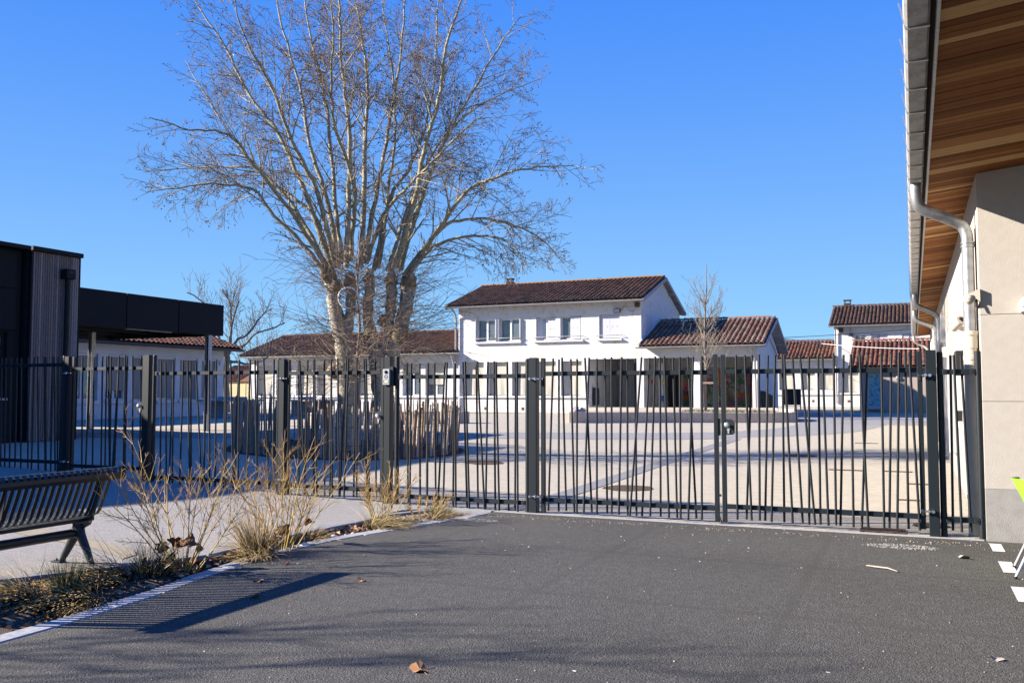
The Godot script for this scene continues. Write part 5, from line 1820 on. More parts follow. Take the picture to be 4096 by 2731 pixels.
# ---------------------------------------------------------------- bench and chair
func build_bench() -> void:
	var y0 := GP(-6.5, -5.0) + 0.002
	var z0 := -5.70
	var z1 := -3.70
	var o := thing("park_bench", "dark metal slatted bench seen from behind at the left edge", "bench", V(-6.55, y0, -4.7))
	# profile of a slat in x (towards the tarmac) and y
	var prof := [Vector2(-7.00, 0.425), Vector2(-6.96, 0.452), Vector2(-6.84, 0.447), Vector2(-6.70, 0.430), Vector2(-6.58, 0.412), Vector2(-6.51, 0.408), Vector2(-6.462, 0.422), Vector2(-6.43, 0.46), Vector2(-6.40, 0.53), Vector2(-6.36, 0.62), Vector2(-6.325, 0.71), Vector2(-6.312, 0.775)]
	var sm := MB.new()
	for i in prof.size() - 1:
		var a: Vector2 = prof[i]
		var b: Vector2 = prof[i + 1]
		var d := (b - a).normalized() * 0.001
		sm.bar(V(a.x, a.y, 0) - V(d.x, d.y, 0), V(b.x, b.y, 0) + V(d.x, d.y, 0), 0.034, 0.007, V(0.3, 1, 0) if b.x < -6.5 else V(-1, 0.5, 0))
	var sl := sm.mesh(M["bench_metal"])
	var n := 33
	var st := (z1 - z0) / n
	for i in n:
		inst("slat", sl, o, Transform3D(Basis(), V(0, y0, z0 + (i + 0.5) * st)))
	# rolled top rail: a curved sheet with slots, and its bottom fold
	var c := Vector2(-6.278, 0.768)
	var arc := []
	for i in 10:
		var a := deg_to_rad(205.0 - i * 27.0)
		arc.append(c + Vector2(cos(a), sin(a)) * 0.064)
	var mb := MB.new()
	for i in arc.size() - 1:
		var a: Vector2 = arc[i]
		var b: Vector2 = arc[i + 1]
		if i in [2, 3, 4, 5, 6]:
			for k in n + 1:
				var zc := z0 + k * st
				mb.t = Transform3D()
				var w := 0.036
				var q := c + (a - c) * 0.92
				var q2 := c + (b - c) * 0.92
				mb.face([V(a.x, a.y + y0, zc + w / 2), V(b.x, b.y + y0, zc + w / 2), V(b.x, b.y + y0, zc - w / 2), V(a.x, a.y + y0, zc - w / 2)])
				mb.face([V(q.x, q.y + y0, zc - w / 2), V(q2.x, q2.y + y0, zc - w / 2), V(q2.x, q2.y + y0, zc + w / 2), V(q.x, q.y + y0, zc + w / 2)])
				mb.face([V(a.x, a.y + y0, zc - w / 2), V(b.x, b.y + y0, zc - w / 2), V(q2.x, q2.y + y0, zc - w / 2), V(q.x, q.y + y0, zc - w / 2)])
				mb.face([V(q.x, q.y + y0, zc + w / 2), V(q2.x, q2.y + y0, zc + w / 2), V(b.x, b.y + y0, zc + w / 2), V(a.x, a.y + y0, zc + w / 2)])
		else:
			var mid := (a + b) / 2
			mb.bar(V(mid.x, mid.y + y0, z0 - 0.05), V(mid.x, mid.y + y0, z1 + 0.05), (a - b).length() * 1.03, 0.006, V(mid.x - c.x, mid.y - c.y, 0))
	part("top_rail", mb, M["bench_metal"], o)
	mb = MB.new()
	mb.bar(V(-6.53, 0.380 + y0, z0 + 0.03), V(-6.53, 0.380 + y0, z1 - 0.03), 0.09, 0.03, Vector3.UP, 0.004)
	mb.bar(V(-6.96, 0.415 + y0, z0), V(-6.96, 0.415 + y0, z1), 0.05, 0.03, Vector3.UP, 0.004)
	part("seat_rail", mb, M["bench_metal"], o)
	mb = MB.new()
	mb.rod(V(-6.575, 0.265 + y0, z0 + 0.13), V(-6.575, 0.265 + y0, z1 - 0.13), 0.040, 16)
	part("cross_tube", mb, M["bench_metal"], o)
	for z in [z0 + 0.13, (z0 + z1) / 2, z1 - 0.13]:
		mb = MB.new()
		var cres := PackedVector2Array([Vector2(-6.66, 0.385), Vector2(-6.53, 0.385), Vector2(-6.45, 0.42), Vector2(-6.40, 0.50), Vector2(-6.35, 0.62), Vector2(-6.298, 0.77), Vector2(-6.32, 0.63), Vector2(-6.345, 0.52), Vector2(-6.38, 0.42), Vector2(-6.42, 0.345), Vector2(-6.50, 0.305), Vector2(-6.62, 0.325)])
		mb.t = Transform3D(Basis(), V(0, y0, z))
		mb.prism(cres, -0.006, 0.006)
		part("side_plate", mb, M["bench_metal"], o)
		if absf(z - (z0 + z1) / 2) < 0.01:
			continue
		mb = MB.new()
		mb.tube(PackedVector3Array([V(-6.56, 0.33 + y0, z), V(-6.53, 0.25 + y0, z), V(-6.455, 0.13 + y0, z), V(-6.385, 0.0 + y0, z)]), PackedFloat32Array([0.048, 0.040, 0.032, 0.024]), 14)
		part("leg", mb, M["bench_metal"], o)
		mb = MB.new()
		mb.tube(PackedVector3Array([V(-6.56, 0.32 + y0, z), V(-6.60, 0.24 + y0, z), V(-6.68, 0.12 + y0, z), V(-6.75, 0.015 + y0, z)]), PackedFloat32Array([0.048, 0.040, 0.032, 0.024]), 14)
		mb.box(V(-6.79, 0.008 + y0, z), V(0.11, 0.014, 0.07), 0.004)
		mb.rod(V(-6.81, 0.0 + y0, z), V(-6.81, 0.032 + y0, z), 0.010, 6)
		part("leg", mb, M["bench_metal"], o)

func build_chair() -> void:
	var o := thing("garden_chair", "lime green plastic shell chair with silver legs at the right edge", "chair", V(1.0, 0, -8.85))
	var mb := MB.new()
	# shell as a grid: from the top of the back down to the front of the seat, facing away from the yard
	var rows := [[0.815, 0.755, 0.10], [0.80, 0.765, 0.17], [0.72, 0.80, 0.21], [0.60, 0.855, 0.225], [0.50, 0.905, 0.23], [0.455, 0.97, 0.23], [0.445, 1.10, 0.235], [0.455, 1.28, 0.23], [0.44, 1.40, 0.20]]
	var m := 10
	for k in rows.size():
		var r: Array = rows[k]
		for j in m + 1:
			var t := lerpf(-1, 1, float(j) / m)
			var lift: float = 0.05 * t * t
			var back: bool = k < 5
			mb.vert(V(r[1] + (lift * 1.5 if back else 0.0), r[0] + (lift if not back else 0.0), -8.92 + t * r[2] * 1.08), V(-0.7, 0.7, 0) if back else V(0, 1, 0))
	for i in rows.size() - 1:
		for j in m:
			var p := i * (m + 1) + j
			mb.ix.append_array(PackedInt32Array([p, p + 1, p + m + 1, p + 1, p + m + 2, p + m + 1]))
	part("shell", mb, M["lime_plastic"], o)
	for q in [[0.745, -8.64, 0.96, -8.78], [0.785, -9.19, 0.96, -9.06], [1.42, -8.64, 1.24, -8.78], [1.42, -9.19, 1.24, -9.06]]:
		mb = MB.new()
		mb.rod(V(q[0], 0.012, q[1]), V(q[2], 0.45, q[3]), 0.0125, 12)
		var lg := part("leg", mb, M["aluminium"], o)
		mb = MB.new()
		mb.rod(V(q[0] - 0.001, 0.0, q[1]), V(q[0], 0.022, q[1]), 0.0145, 12)
		inst("foot", mb.mesh(M["dark_plastic"]), lg, Transform3D())

# ---------------------------------------------------------------- yard furniture
func build_yard() -> void:
	# ring of split stakes round the tree
	var o := thing("stake_fence", "ring of uneven split chestnut stakes round the big tree", "fence", V(-12.2, 0.15, -17.8))
	var n := 176
	var wires := [[], [], []]
	var lean := FastNoiseLite.new()
	lean.seed = 5
	lean.frequency = 0.09
	for i in n:
		var a := TAU * i / n + rr(-0.012, 0.012)
		var r := 2.55 + rr(-0.04, 0.04)
		var x := -12.2 + cos(a) * r
		var z := -17.8 + sin(a) * r
		var g := G(x, z)
		var h := rr(1.06, 1.28)
		var ln := lean.get_noise_1d(i) * 0.5 + rr(-0.06, 0.06)
		var tg := V(-sin(a), 0, cos(a))
		var rd := V(cos(a), 0, sin(a))
		var up := (Vector3.UP + tg * ln * 0.35 + rd * rr(-0.05, 0.07)).normalized()
		for k in 3:
			wires[k].append(V(x, g, z) + up * [0.28, 0.66, 0.98][k] + rd * 0.028)
		if rng.randf() < 0.07:
			continue
		var w := rr(0.018, 0.036)
		var mb := MB.new()
		var sd := rr(0, 3)
		var pts := PackedVector3Array()
		var rs := PackedFloat32Array()
		for k in 5:
			var t := k / 4.0
			pts.append(V(x, g - 0.05, z) + up * (h * t) + tg * 0.012 * sin(sd + t * 4.0) + rd * 0.01 * cos(sd * 2.0 + t * 3.0))
			rs.append(w * [0.95, 1.0, 0.93, 0.86, 0.55 if rng.randf() < 0.6 else 0.85][k])
		mb.tube(pts, rs, 5)
		part("stake", mb, M["stake_%d" % (rng.randi() % 4)], o)
	for k in 3:
		wires[k].append(wires[k][0])
		pipe("wire", o, wires[k], 0.004, M["wire"], 4)
	# low concrete bench blocks behind the ring
	var cb := thing("block_bench", "low white concrete bench blocks behind the ring of stakes", "bench", V(-17, 0.4, -28.5))
	var p0 := V(-15.62, 0, -30.7)
	var d := V(-0.56, 0, 0.83)
	for i in 5:
		var a := p0 + d * (i * 1.25 + 0.005)
		var b := p0 + d * (i * 1.25 + 1.24)
		var mb := MB.new()
		mb.bar(a + V(0, G(a.x, a.z) + 0.2, 0), b + V(0, G(b.x, b.z) + 0.2, 0), 0.5, 0.46, Vector3.UP, 0.02)
		part("block", mb, M["white_concrete"], cb)
	# planter in front of the porch
	var pl := thing("planter", "long low pinkish concrete planter wall with grass in front of the porch", "planter", V(-8.5, 0.35, -39))
	var path := [Vector2(-16.1, -44.3), Vector2(-14.2, -38.9), Vector2(-12.35, -33.4), Vector2(-11.5, -34.4), Vector2(-10.6, -35.4), Vector2(-9.7, -36.4), Vector2(-8.7, -37.3), Vector2(-7.6, -38.05), Vector2(-6.5, -38.6), Vector2(-5.5, -39.2), Vector2(-4.95, -40.0), Vector2(-4.75, -41.2), Vector2(-5.0, -42.6), Vector2(-5.6, -43.8)]
	for i in path.size() - 1:
		var a: Vector2 = path[i]
		var b: Vector2 = path[i + 1]
		var mb := MB.new()
		var gap := (b - a).normalized() * 0.004
		mb.bar(V(a.x + gap.x, G(a.x, a.y) + 0.19, a.y + gap.y), V(b.x - gap.x, G(b.x, b.y) + 0.19, b.y - gap.y), 0.22, 0.46, Vector3.UP, 0.012)
		part("block", mb, M["pale_concrete"], pl)
	var mb := MB.new()
	var cen := V(-10.0, 0.72, -42.0)
	var top := PackedVector3Array()
	for q in path:
		top.append(V(q.x, 0.66, q.y))
	top.append_array(PackedVector3Array([V(-6.4, 0.70, -44.4), V(-16.1, 0.70, -44.4)]))
	for i in top.size():
		mb.face([cen, top[i], top[(i + 1) % top.size()]])
	part("earth", mb, M["courtyard"], pl)
	mb = MB.new()
	mb.bar(V(-15.9, 0.62, -44.45), V(-6.0, 0.66, -44.45), 0.2, 0.34, Vector3.UP, 0.01)
	mb.bar(V(-6.0, 0.66, -44.45), V(-4.9, 0.66, -42.6), 0.2, 0.3, Vector3.UP, 0.01)
	part("rear_kerb", mb, M["white_concrete"], pl)
	mb = MB.new()
	mb.tinted = true
	for i in 900:
		var x := rr(-9.6, -5.6)
		var z := rr(-42.6, -39.2)
		if x > -6.5 and z > -39.8:
			continue
		blade(mb, V(x, 0.68, z), V(rr(-1, 1), rr(1.0, 2.0), rr(-1, 1)).normalized(), rr(0.08, 0.22), 0.016, 0.4, Color(0.07, 0.12, 0.03), Color(0.13, 0.19, 0.05))
	part("grass", mb, M["blade"], pl).set_meta("kind", "stuff")
	# concrete table tennis tables
	for q in [[V(-27.0, 0, -30.6), "near concrete table tennis table in front of the shaded block"], [V(-24.6, 0, -33.2), "further concrete table tennis table beside the stakes"]]:
		var at: Vector3 = q[0]
		at.y = G(at.x, at.z)
		var t := thing("ping_pong_table", q[1], "table", at, "concrete table tennis tables")
		mb = MB.new()
		mb.box(at + V(0, 0.73, 0), V(1.5, 0.07, 2.7), 0.012)
		part("table_top", mb, M["grey_concrete"], t)
		mb = MB.new()
		mb.box(at + V(0, 0.83, 0), V(1.55, 0.13, 0.02), 0.004)
		part("net", mb, M["grey_box"], t)
		for e in [-0.85, 0.85]:
			mb = MB.new()
			mb.box(at + V(0, 0.34, e), V(0.95, 0.72, 0.28), 0.015)
			part("support", mb, M["grey_concrete"], t)
	# hoop lodged in the shoots
	mb = MB.new()
	var hp := PackedVector3Array()
	var hr := PackedFloat32Array()
	for i in 33:
		var a := TAU * i / 32.0
		hp.append(V(-11.16, 3.605, -16.27) + V(0.91, 0, -0.41) * cos(a) * 0.225 + V(0, 1, 0.1) * sin(a) * 0.225)
		hr.append(0.017)
	mb.tube(hp, hr, 8, false)
	solo("hoop", mb, M["hoop_grey"], "pale grey plastic hoop caught in the shoots of the big tree", "hoop")

# ---------------------------------------------------------------- plants
# thin curved blade: a folded strip that bends over with its length
func blade(mb: MB, p: Vector3, dir: Vector3, l: float, w: float, bend: float, c0: Color, c1: Color, seg := 3) -> void:
	var side := dir.cross(V(rr(-1, 1), 0.2, rr(-1, 1))).normalized() * w * 0.5
	var d := dir
	var q := p
	var s := mb.v.size()
	var nn := side.cross(d).normalized()
	if nn.y < 0:
		nn = -nn
	for i in seg + 1:
		var t := float(i) / seg
		mb.col = c0.lerp(c1, t)
		var k := 1.0 - t * 0.8
		mb.vert(q - side * k, nn)
		mb.vert(q + side * k, nn)
		q += d * (l / seg)
		d = (d + V(dir.x * 0.35 * bend, -bend, dir.z * 0.35 * bend) / seg).normalized()
	for i in seg:
		var a := s + i * 2
		mb.ix.append_array(PackedInt32Array([a, a + 1, a + 2, a + 1, a + 3, a + 2]))

func grass_clump(label: String, at: Vector3, n: int, r: float, l: float, lean: Vector3, bend: float, dry: float, rise := 0.5) -> void:
	var mb := MB.new()
	mb.tinted = true
	for i in n:
		var a := rr(0, TAU)
		var k := sqrt(rng.randf())
		var p := at + V(cos(a), 0, sin(a)) * r * 0.45 * k
		p.y = bed_y(p.x, p.z) - 0.01
		var out := V(cos(a), 0, sin(a)) * (0.25 + 0.75 * k)
		var d := (out * rr(0.3, 0.9) + V(0, rr(0.7, 1.4) * rise, 0) + lean * rr(0.5, 1.2)).normalized()
		var c0: Color
		var c1: Color
		if rng.randf() < dry:
			var t := rr(0.7, 1.25)
			c0 = Color(0.36, 0.25, 0.12) * t
			c1 = [Color(0.72, 0.56, 0.31), Color(0.62, 0.43, 0.21), Color(0.80, 0.69, 0.46)][rng.randi() % 3] * t
		else:
			var t := rr(0.7, 1.3)
			c0 = Color(0.13, 0.15, 0.05) * t
			c1 = [Color(0.30, 0.32, 0.11), Color(0.52, 0.46, 0.21)][rng.randi() % 2] * t
		blade(mb, p, d, l * rr(0.5, 1.15), rr(0.003, 0.0055), bend * rr(0.5, 1.3), c0, c1, 4)
	solo("feather_grass", mb, M["blade"], label, "grass clump", "grass clumps in the planting bed")

func shrub(label: String, at: Vector3, n: int, h: float, spread: float) -> void:
	var o := thing("dogwood_shrub", label, "shrub", at, "bare yellow stemmed shrubs in the planting bed")
	for i in n:
		var mb := MB.new()
		mb.tinted = true
		var a := TAU * (i + rr(-0.4, 0.4)) / n
		var k := rr(0.25, 1.0)
		var d := (V(cos(a), 0, sin(a)) * spread * k + V(0, 1.0, 0)).normalized()
		var p := at + V(cos(a), 0, sin(a)) * rr(0.02, 0.12)
		var l := h * rr(0.6, 1.12) * (1.05 if k < 0.6 else 0.95)
		p.y = bed_y(p.x, p.z) - 0.02
		stem(mb, p, d, l, rr(0.005, 0.0075), 0)
		part("stem", mb, M["dogwood"], o)

func stem(mb: MB, p: Vector3, d: Vector3, l: float, r: float, level: int) -> void:
	var seg := 5 if level == 0 else 3
	var pts := PackedVector3Array([p])
	var rs := PackedFloat32Array([r])
	var q := p
	var dd := d
	var side := d.cross(V(rr(-1, 1), rr(-0.3, 0.3), rr(-1, 1))).normalized()
	for i in seg:
		dd = (dd + side * rr(-0.12, 0.16) + V(0, 0.04, 0)).normalized()
		q += dd * l / seg
		pts.append(q)
		rs.append(maxf(lerpf(r, r * 0.35, (i + 1.0) / seg), 0.0016))
	var s := mb.v.size()
	mb.tube(pts, rs, 5 if level == 0 else 4, false)
	var base := Color(0.58, 0.42, 0.10) if rng.randf() < 0.75 else Color(0.50, 0.31, 0.10)
	for i in range(s, mb.c.size()):
		var t := float(i - s) / maxf(1.0, mb.c.size() - s)
		mb.c[i] = base.lerp(Color(0.38, 0.20, 0.09), t * (0.35 + 0.4 * level)) * (0.9 + 0.2 * sin(i * 1.3))
	if level >= 2:
		return
	var m := 5 if level == 0 else 2
	for i in m:
		var t := lerpf(0.35, 0.95, (i + rr(0.0, 0.7)) / m)
		var x := t * seg
		var j := mini(int(x), seg - 1)
		var bp := pts[j].lerp(pts[j + 1], x - j)
		var bd := (pts[j + 1] - pts[j]).normalized()
		var sd := bd.cross(V(rr(-1, 1), rr(-1, 1), rr(-1, 1))).normalized()
		for e in ([-1.0, 1.0] if rng.randf() < 0.7 else [1.0]):
			stem(mb, bp, (bd + sd * e * rr(0.5, 0.9)).normalized(), l * rr(0.16, 0.36) * (1.3 - t * 0.5), r * 0.5, level + 1)

# one branch with its own side branches; returns nothing, fills the builders
func grow(limb: MB, twigs: MB, p: Vector3, d: Vector3, l: float, r: float, level: int, o: Dictionary) -> void:
	var seg := clampi(int(l / 0.22), 3, 7)
	var pts := PackedVector3Array([p])
	var rs := PackedFloat32Array([r])
	var q := p
	var dd := d
	var bow := V(rr(-1, 1), rr(-0.5, 0.5), rr(-1, 1)) * 0.16
	for i in seg:
		var t := (i + 1.0) / seg
		dd = (dd + bow / seg * 2.0 + V(rr(-1, 1), rr(-1, 1), rr(-1, 1)) * o.wig + V(0, o.up * (1.0 - t * o.droop), 0) / seg).normalized()
		q += dd * (l / seg)
		pts.append(q)
		rs.append(maxf(r * (1.0 - 0.72 * t), o.rmin))
	var mb := limb if level <= o.thick else twigs
	mb.tube(pts, rs, 6 if level == 1 else (4 if level == 2 else 3), false)
	if o.has("balls") and level >= 3 and rng.randf() < o.ball:
		o.balls.append(q + V(rr(-0.02, 0.02), -rr(0.04, 0.10), rr(-0.02, 0.02)))
	if level >= o.levels:
		return
	var n := int(l / o.gap[level]) + (1 if rng.randf() < 0.5 else 0)
	for i in n:
		var t := lerpf(0.18, 0.97, (i + rng.randf()) / n)
		var x := t * seg
		var j := mini(int(x), seg - 1)
		var bp := pts[j].lerp(pts[j + 1], x - j)
		var bd := (pts[j + 1] - pts[j]).normalized()
		var sd := bd.cross(V(rr(-1, 1), rr(-1, 1), rr(-1, 1))).normalized()
		var nd := (bd * rr(0.5, 1.0) + sd * rr(0.6, 1.0)).normalized()
		grow(limb, twigs, bp, nd, l * rr(0.28, 0.55) * (1.15 - 0.5 * t), maxf(rs[j] * 0.55, o.rmin), level + 1, o)

func limb_path(pts: Array, n: int) -> PackedVector3Array:
	var c := curve(pts, n)
	for i in range(1, c.size() - 1):
		c[i] += V(rr(-1, 1), rr(-1, 1), rr(-1, 1)) * 0.022
	return PackedVector3Array(c)

func plane_tree() -> void:
	var o := thing("plane_tree", "large bare plane tree with two mottled trunks and many upright limbs", "tree", V(-11.6, 0.15, -17.5))
	var trunks := [
		[[V(-11.93, 0.1, -17.40), V(-11.95, 0.5, -17.40), V(-11.95, 1.06, -17.40), V(-11.93, 1.61, -17.37), V(-11.96, 2.24, -17.32), V(-12.00, 2.65, -17.28), V(-12.12, 3.28, -17.19), V(-12.19, 3.86, -17.12), V(-12.27, 4.34, -17.05)], [0.40, 0.33, 0.29, 0.265, 0.30, 0.25, 0.235, 0.205, 0.21]],
		[[V(-11.96, 2.35, -17.3), V(-11.92, 2.8, -17.30), V(-11.83, 3.40, -17.31), V(-11.79, 3.91, -17.29), V(-11.85, 4.3, -17.3)], [0.16, 0.165, 0.16, 0.17, 0.14]],
		[[V(-11.15, 0.1, -17.78), V(-11.16, 0.5, -17.77), V(-11.17, 1.06, -17.75), V(-11.20, 1.61, -17.70), V(-11.28, 2.19, -17.63), V(-11.37, 2.70, -17.56), V(-11.46, 3.34, -17.48), V(-11.40, 3.97, -17.46), V(-11.42, 4.4, -17.45)], [0.40, 0.33, 0.285, 0.265, 0.25, 0.20, 0.16, 0.16, 0.13]],
		[[V(-11.23, 1.95, -17.66), V(-11.17, 2.4, -17.67), V(-11.08, 2.80, -17.69), V(-10.99, 3.34, -17.69), V(-10.95, 3.97, -17.68), V(-11.0, 4.4, -17.7)], [0.20, 0.19, 0.18, 0.165, 0.17, 0.12]],
		[[V(-11.18, 1.85, -17.68), V(-11.05, 2.25, -17.72), V(-10.95, 2.53, -17.75), V(-10.78, 3.05, -17.80), V(-10.64, 3.57, -17.83), V(-10.60, 3.95, -17.83), V(-10.57, 4.3, -17.82)], [0.22, 0.235, 0.24, 0.235, 0.23, 0.235, 0.17]]]
	for t in trunks:
		var c := curve(t[0], 5)
		var rs := PackedFloat32Array()
		var m: int = t[1].size()
		for i in c.size():
			var x := float(i) / 5.0
			var j := mini(int(x), m - 2)
			rs.append(lerpf(t[1][j], t[1][j + 1], x - j) * (0.82 if t[0][0].y < 0.5 and j < 4 else 0.70) * (1.0 + 0.07 * sin(i * 2.1) + rr(-0.05, 0.05)))
		var mb := MB.new()
		mb.tube(PackedVector3Array(c), rs, 18)
		for i in mb.v.size():
			mb.v[i] += mb.n[i] * 0.02 * sin(mb.v[i].x * 23.0 + mb.v[i].y * 13.0 + mb.v[i].z * 17.0)
		part("trunk", mb, M["plane_bark"], o)
	# knuckles where the limbs were pollarded
	for q in [[V(-12.26, 4.28, -17.03), 0.25], [V(-12.05, 4.0, -17.05), 0.2], [V(-11.8, 4.1, -17.28), 0.2], [V(-11.42, 4.2, -17.45), 0.18], [V(-10.98, 4.15, -17.7), 0.2], [V(-10.58, 4.05, -17.82), 0.26], [V(-10.72, 2.9, -17.7), 0.27], [V(-12.2, 2.05, -17.2), 0.2], [V(-11.4, 2.9, -17.45), 0.2], [V(-11.1, 3.2, -17.6), 0.19]]:
		var mb := MB.new()
		var c: Vector3 = q[0]
		var prof := []
		for i in 9:
			var a := PI * i / 8.0 - PI / 2
			prof.append(Vector2(maxf(cos(a), 0.001) * q[1] * 0.74, sin(a) * q[1] * 0.85))
		mb.lathe(c, prof, 14)
		for i in mb.v.size():
			var d := (mb.v[i] - c)
			mb.v[i] += d * (0.16 * sin(d.x * 31.0 + c.x) * sin(d.y * 27.0) + 0.14 * sin(d.z * 37.0 + d.y * 21.0))
		part("knuckle", mb, M["knob_bark"], o)
	var limbs := [
		[0.075, V(-12.18,4.27,-16.77), V(-12.53,4.82,-16.60), V(-13.22,5.58,-16.26), V(-13.66,6.18,-16.04), V(-14.47,6.31,-15.69), V(-15.33,6.22,-15.33), V(-15.89,6.14,-15.10)],
		[0.075, V(-12.35,4.44,-17.12), V(-13.12,5.76,-16.99), V(-14.10,6.84,-16.79), V(-15.12,6.97,-16.63), V(-16.75,6.95,-16.20)],
		[0.080, V(-12.17,4.40,-16.87), V(-12.75,5.65,-16.25), V(-13.29,6.61,-15.67), V(-13.63,7.22,-15.19), V(-14.20,7.25,-14.65), V(-14.80,7.43,-14.08)],
		[0.085, V(-12.39,4.52,-17.32), V(-13.03,6.15,-17.24), V(-13.80,7.76,-17.10), V(-14.60,8.77,-17.00), V(-15.30,10.04,-16.91), V(-16.12,11.22,-16.78), V(-16.54,11.95,-16.86)],
		[0.085, V(-11.93,4.44,-16.87), V(-12.06,6.03,-16.29), V(-12.29,7.05,-15.71), V(-12.49,8.22,-15.13), V(-12.68,9.04,-14.58), V(-12.67,9.93,-14.11)],
		[0.090, V(-12.18,4.45,-17.31), V(-12.44,5.99,-17.27), V(-12.91,7.43,-17.14), V(-13.19,8.90,-17.10), V(-13.67,10.50,-16.96), V(-13.90,11.89,-16.95)],
		[0.080, V(-12.19,4.59,-17.51), V(-12.54,6.08,-17.70), V(-12.89,8.20,-17.85), V(-13.31,9.51,-18.02), V(-13.84,11.46,-18.10), V(-14.17,12.62,-18.32)],
		[0.085, V(-11.65,4.37,-16.89), V(-11.46,6.61,-16.70), V(-11.43,7.91,-16.50), V(-11.45,9.20,-16.28), V(-11.39,10.21,-16.12), V(-11.36,11.20,-15.93)],
		[0.090, V(-11.47,4.40,-17.19), V(-11.40,6.16,-17.20), V(-11.41,7.55,-17.20), V(-11.37,8.40,-17.26), V(-11.46,9.54,-17.23), V(-11.68,10.69,-17.15), V(-11.76,11.73,-17.15)],
		[0.080, V(-11.61,4.56,-17.55), V(-11.48,6.60,-17.92), V(-11.40,8.14,-18.30), V(-11.36,9.73,-18.66), V(-11.42,11.38,-18.97), V(-11.54,12.65,-19.27)],
		[0.070, V(-11.47,4.41,-17.73), V(-11.19,6.13,-17.99), V(-10.87,6.92,-18.32), V(-10.67,7.78,-18.60), V(-10.51,9.06,-18.82), V(-10.46,11.19,-18.95), V(-10.49,12.00,-19.12)],
		[0.100, V(-10.69,4.38,-17.42), V(-10.13,5.90,-17.31), V(-9.79,6.85,-17.12), V(-9.35,7.94,-16.98), V(-9.07,8.99,-16.77), V(-8.55,10.02,-16.66), V(-8.24,10.51,-16.49)],
		[0.090, V(-10.80,4.38,-17.81), V(-10.38,6.27,-18.17), V(-10.07,7.46,-18.52), V(-9.64,8.56,-18.93), V(-9.04,9.93,-19.40), V(-8.59,10.85,-19.83)],
		[0.085, V(-10.55,4.23,-17.61), V(-9.77,5.25,-17.76), V(-9.10,6.09,-17.88), V(-8.45,6.38,-18.02), V(-7.57,6.57,-18.27), V(-6.75,6.59,-18.50)],
		[0.070, V(-10.71,4.23,-17.98), V(-10.10,5.39,-18.48), V(-9.55,5.70,-19.02), V(-8.89,5.64,-19.62), V(-8.26,5.31,-20.23), V(-7.94,4.88,-20.71)],
		[0.065, V(-10.42,4.22,-17.56), V(-9.73,4.82,-17.47), V(-8.80,5.00,-17.52), V(-7.95,4.81,-17.56), V(-7.41,4.20,-17.48)],
		[0.075, V(-11.16,4.41,-17.87), V(-11.12,5.44,-18.33), V(-10.91,6.69,-18.85), V(-10.51,7.99,-19.45), V(-9.71,8.97,-20.26), V(-8.64,9.68,-21.19)],
		[0.070, V(-11.29,4.49,-17.15), V(-10.67,5.48,-16.86), V(-10.03,5.91,-16.62), V(-9.32,6.31,-16.40), V(-8.45,6.89,-16.25), V(-7.79,7.14,-16.03)],
		[0.075, V(-11.80,4.59,-17.24), V(-11.35,6.06,-16.74), V(-11.30,6.98,-16.09), V(-11.13,7.83,-15.50), V(-10.73,8.88,-15.00), V(-10.47,9.65,-14.45)],
		[0.060, V(-11.37,4.46,-17.78), V(-11.15,6.27,-17.83), V(-11.00,7.63,-17.88), V(-11.05,8.83,-17.84), V(-11.21,10.26,-17.75), V(-11.37,11.19,-17.68)],
		[0.070, V(-12.44,4.65,-17.39), V(-13.08,5.81,-17.59), V(-14.17,6.62,-17.60), V(-15.35,7.69,-17.55), V(-16.39,9.06,-17.55), V(-17.30,10.29,-17.62)]]
	var twigs := MB.new()
	var opt := {"wig": 0.07, "up": 0.35, "droop": 1.1, "rmin": 0.0042, "thick": 1, "levels": 4, "gap": {1: 0.19, 2: 0.15, 3: 0.14}, "balls": [], "ball": 0.07}
	for q in limbs:
		var mb := MB.new()
		var path := limb_path(q.slice(1), 5)
		var n := path.size()
		var rs := PackedFloat32Array()
		for i in n:
			var t := float(i) / (n - 1)
			rs.append(lerpf(q[0] * 0.80, 0.009, pow(t, 0.85)))
		mb.tube(path, rs, 9, false)
		var dist := 0.0
		var total := 0.0
		for i in n - 1:
			total += path[i].distance_to(path[i + 1])
		var next := total * 0.14
		for i in n - 1:
			dist += path[i].distance_to(path[i + 1])
			while dist > next:
				next += rr(0.11, 0.2) if dist > total * 0.42 else rr(0.2, 0.42)
				var t := dist / total
				var bd := (path[i + 1] - path[i]).normalized()
				var sd := bd.cross(V(rr(-1, 1), rr(-1, 1), rr(-1, 1))).normalized()
				var nd := (bd * rr(0.6, 1.1) + sd * rr(0.6, 1.0)).normalized()
				opt.up = 0.4 if t < 0.6 else 0.1
				opt.droop = 1.0 if path[i].y > 7.5 else 2.2
				var l := rr(0.6, 2.1) * (1.0 - 0.25 * t) * (0.65 if t < 0.3 else (0.7 if t > 0.8 else 1.0))
				grow(mb, twigs, path[i], nd, l, clampf(rs[i] * 0.42, 0.008, 0.03), 1, opt)
		part("branch", mb, M["limb_bark"], o)
	# thin shoots round the knuckles
	var sh := MB.new()
	var so := {"wig": 0.06, "up": 0.25, "droop": 2.0, "rmin": 0.0036, "thick": 0, "levels": 2, "gap": {1: 0.3}, "ball": 0.0}
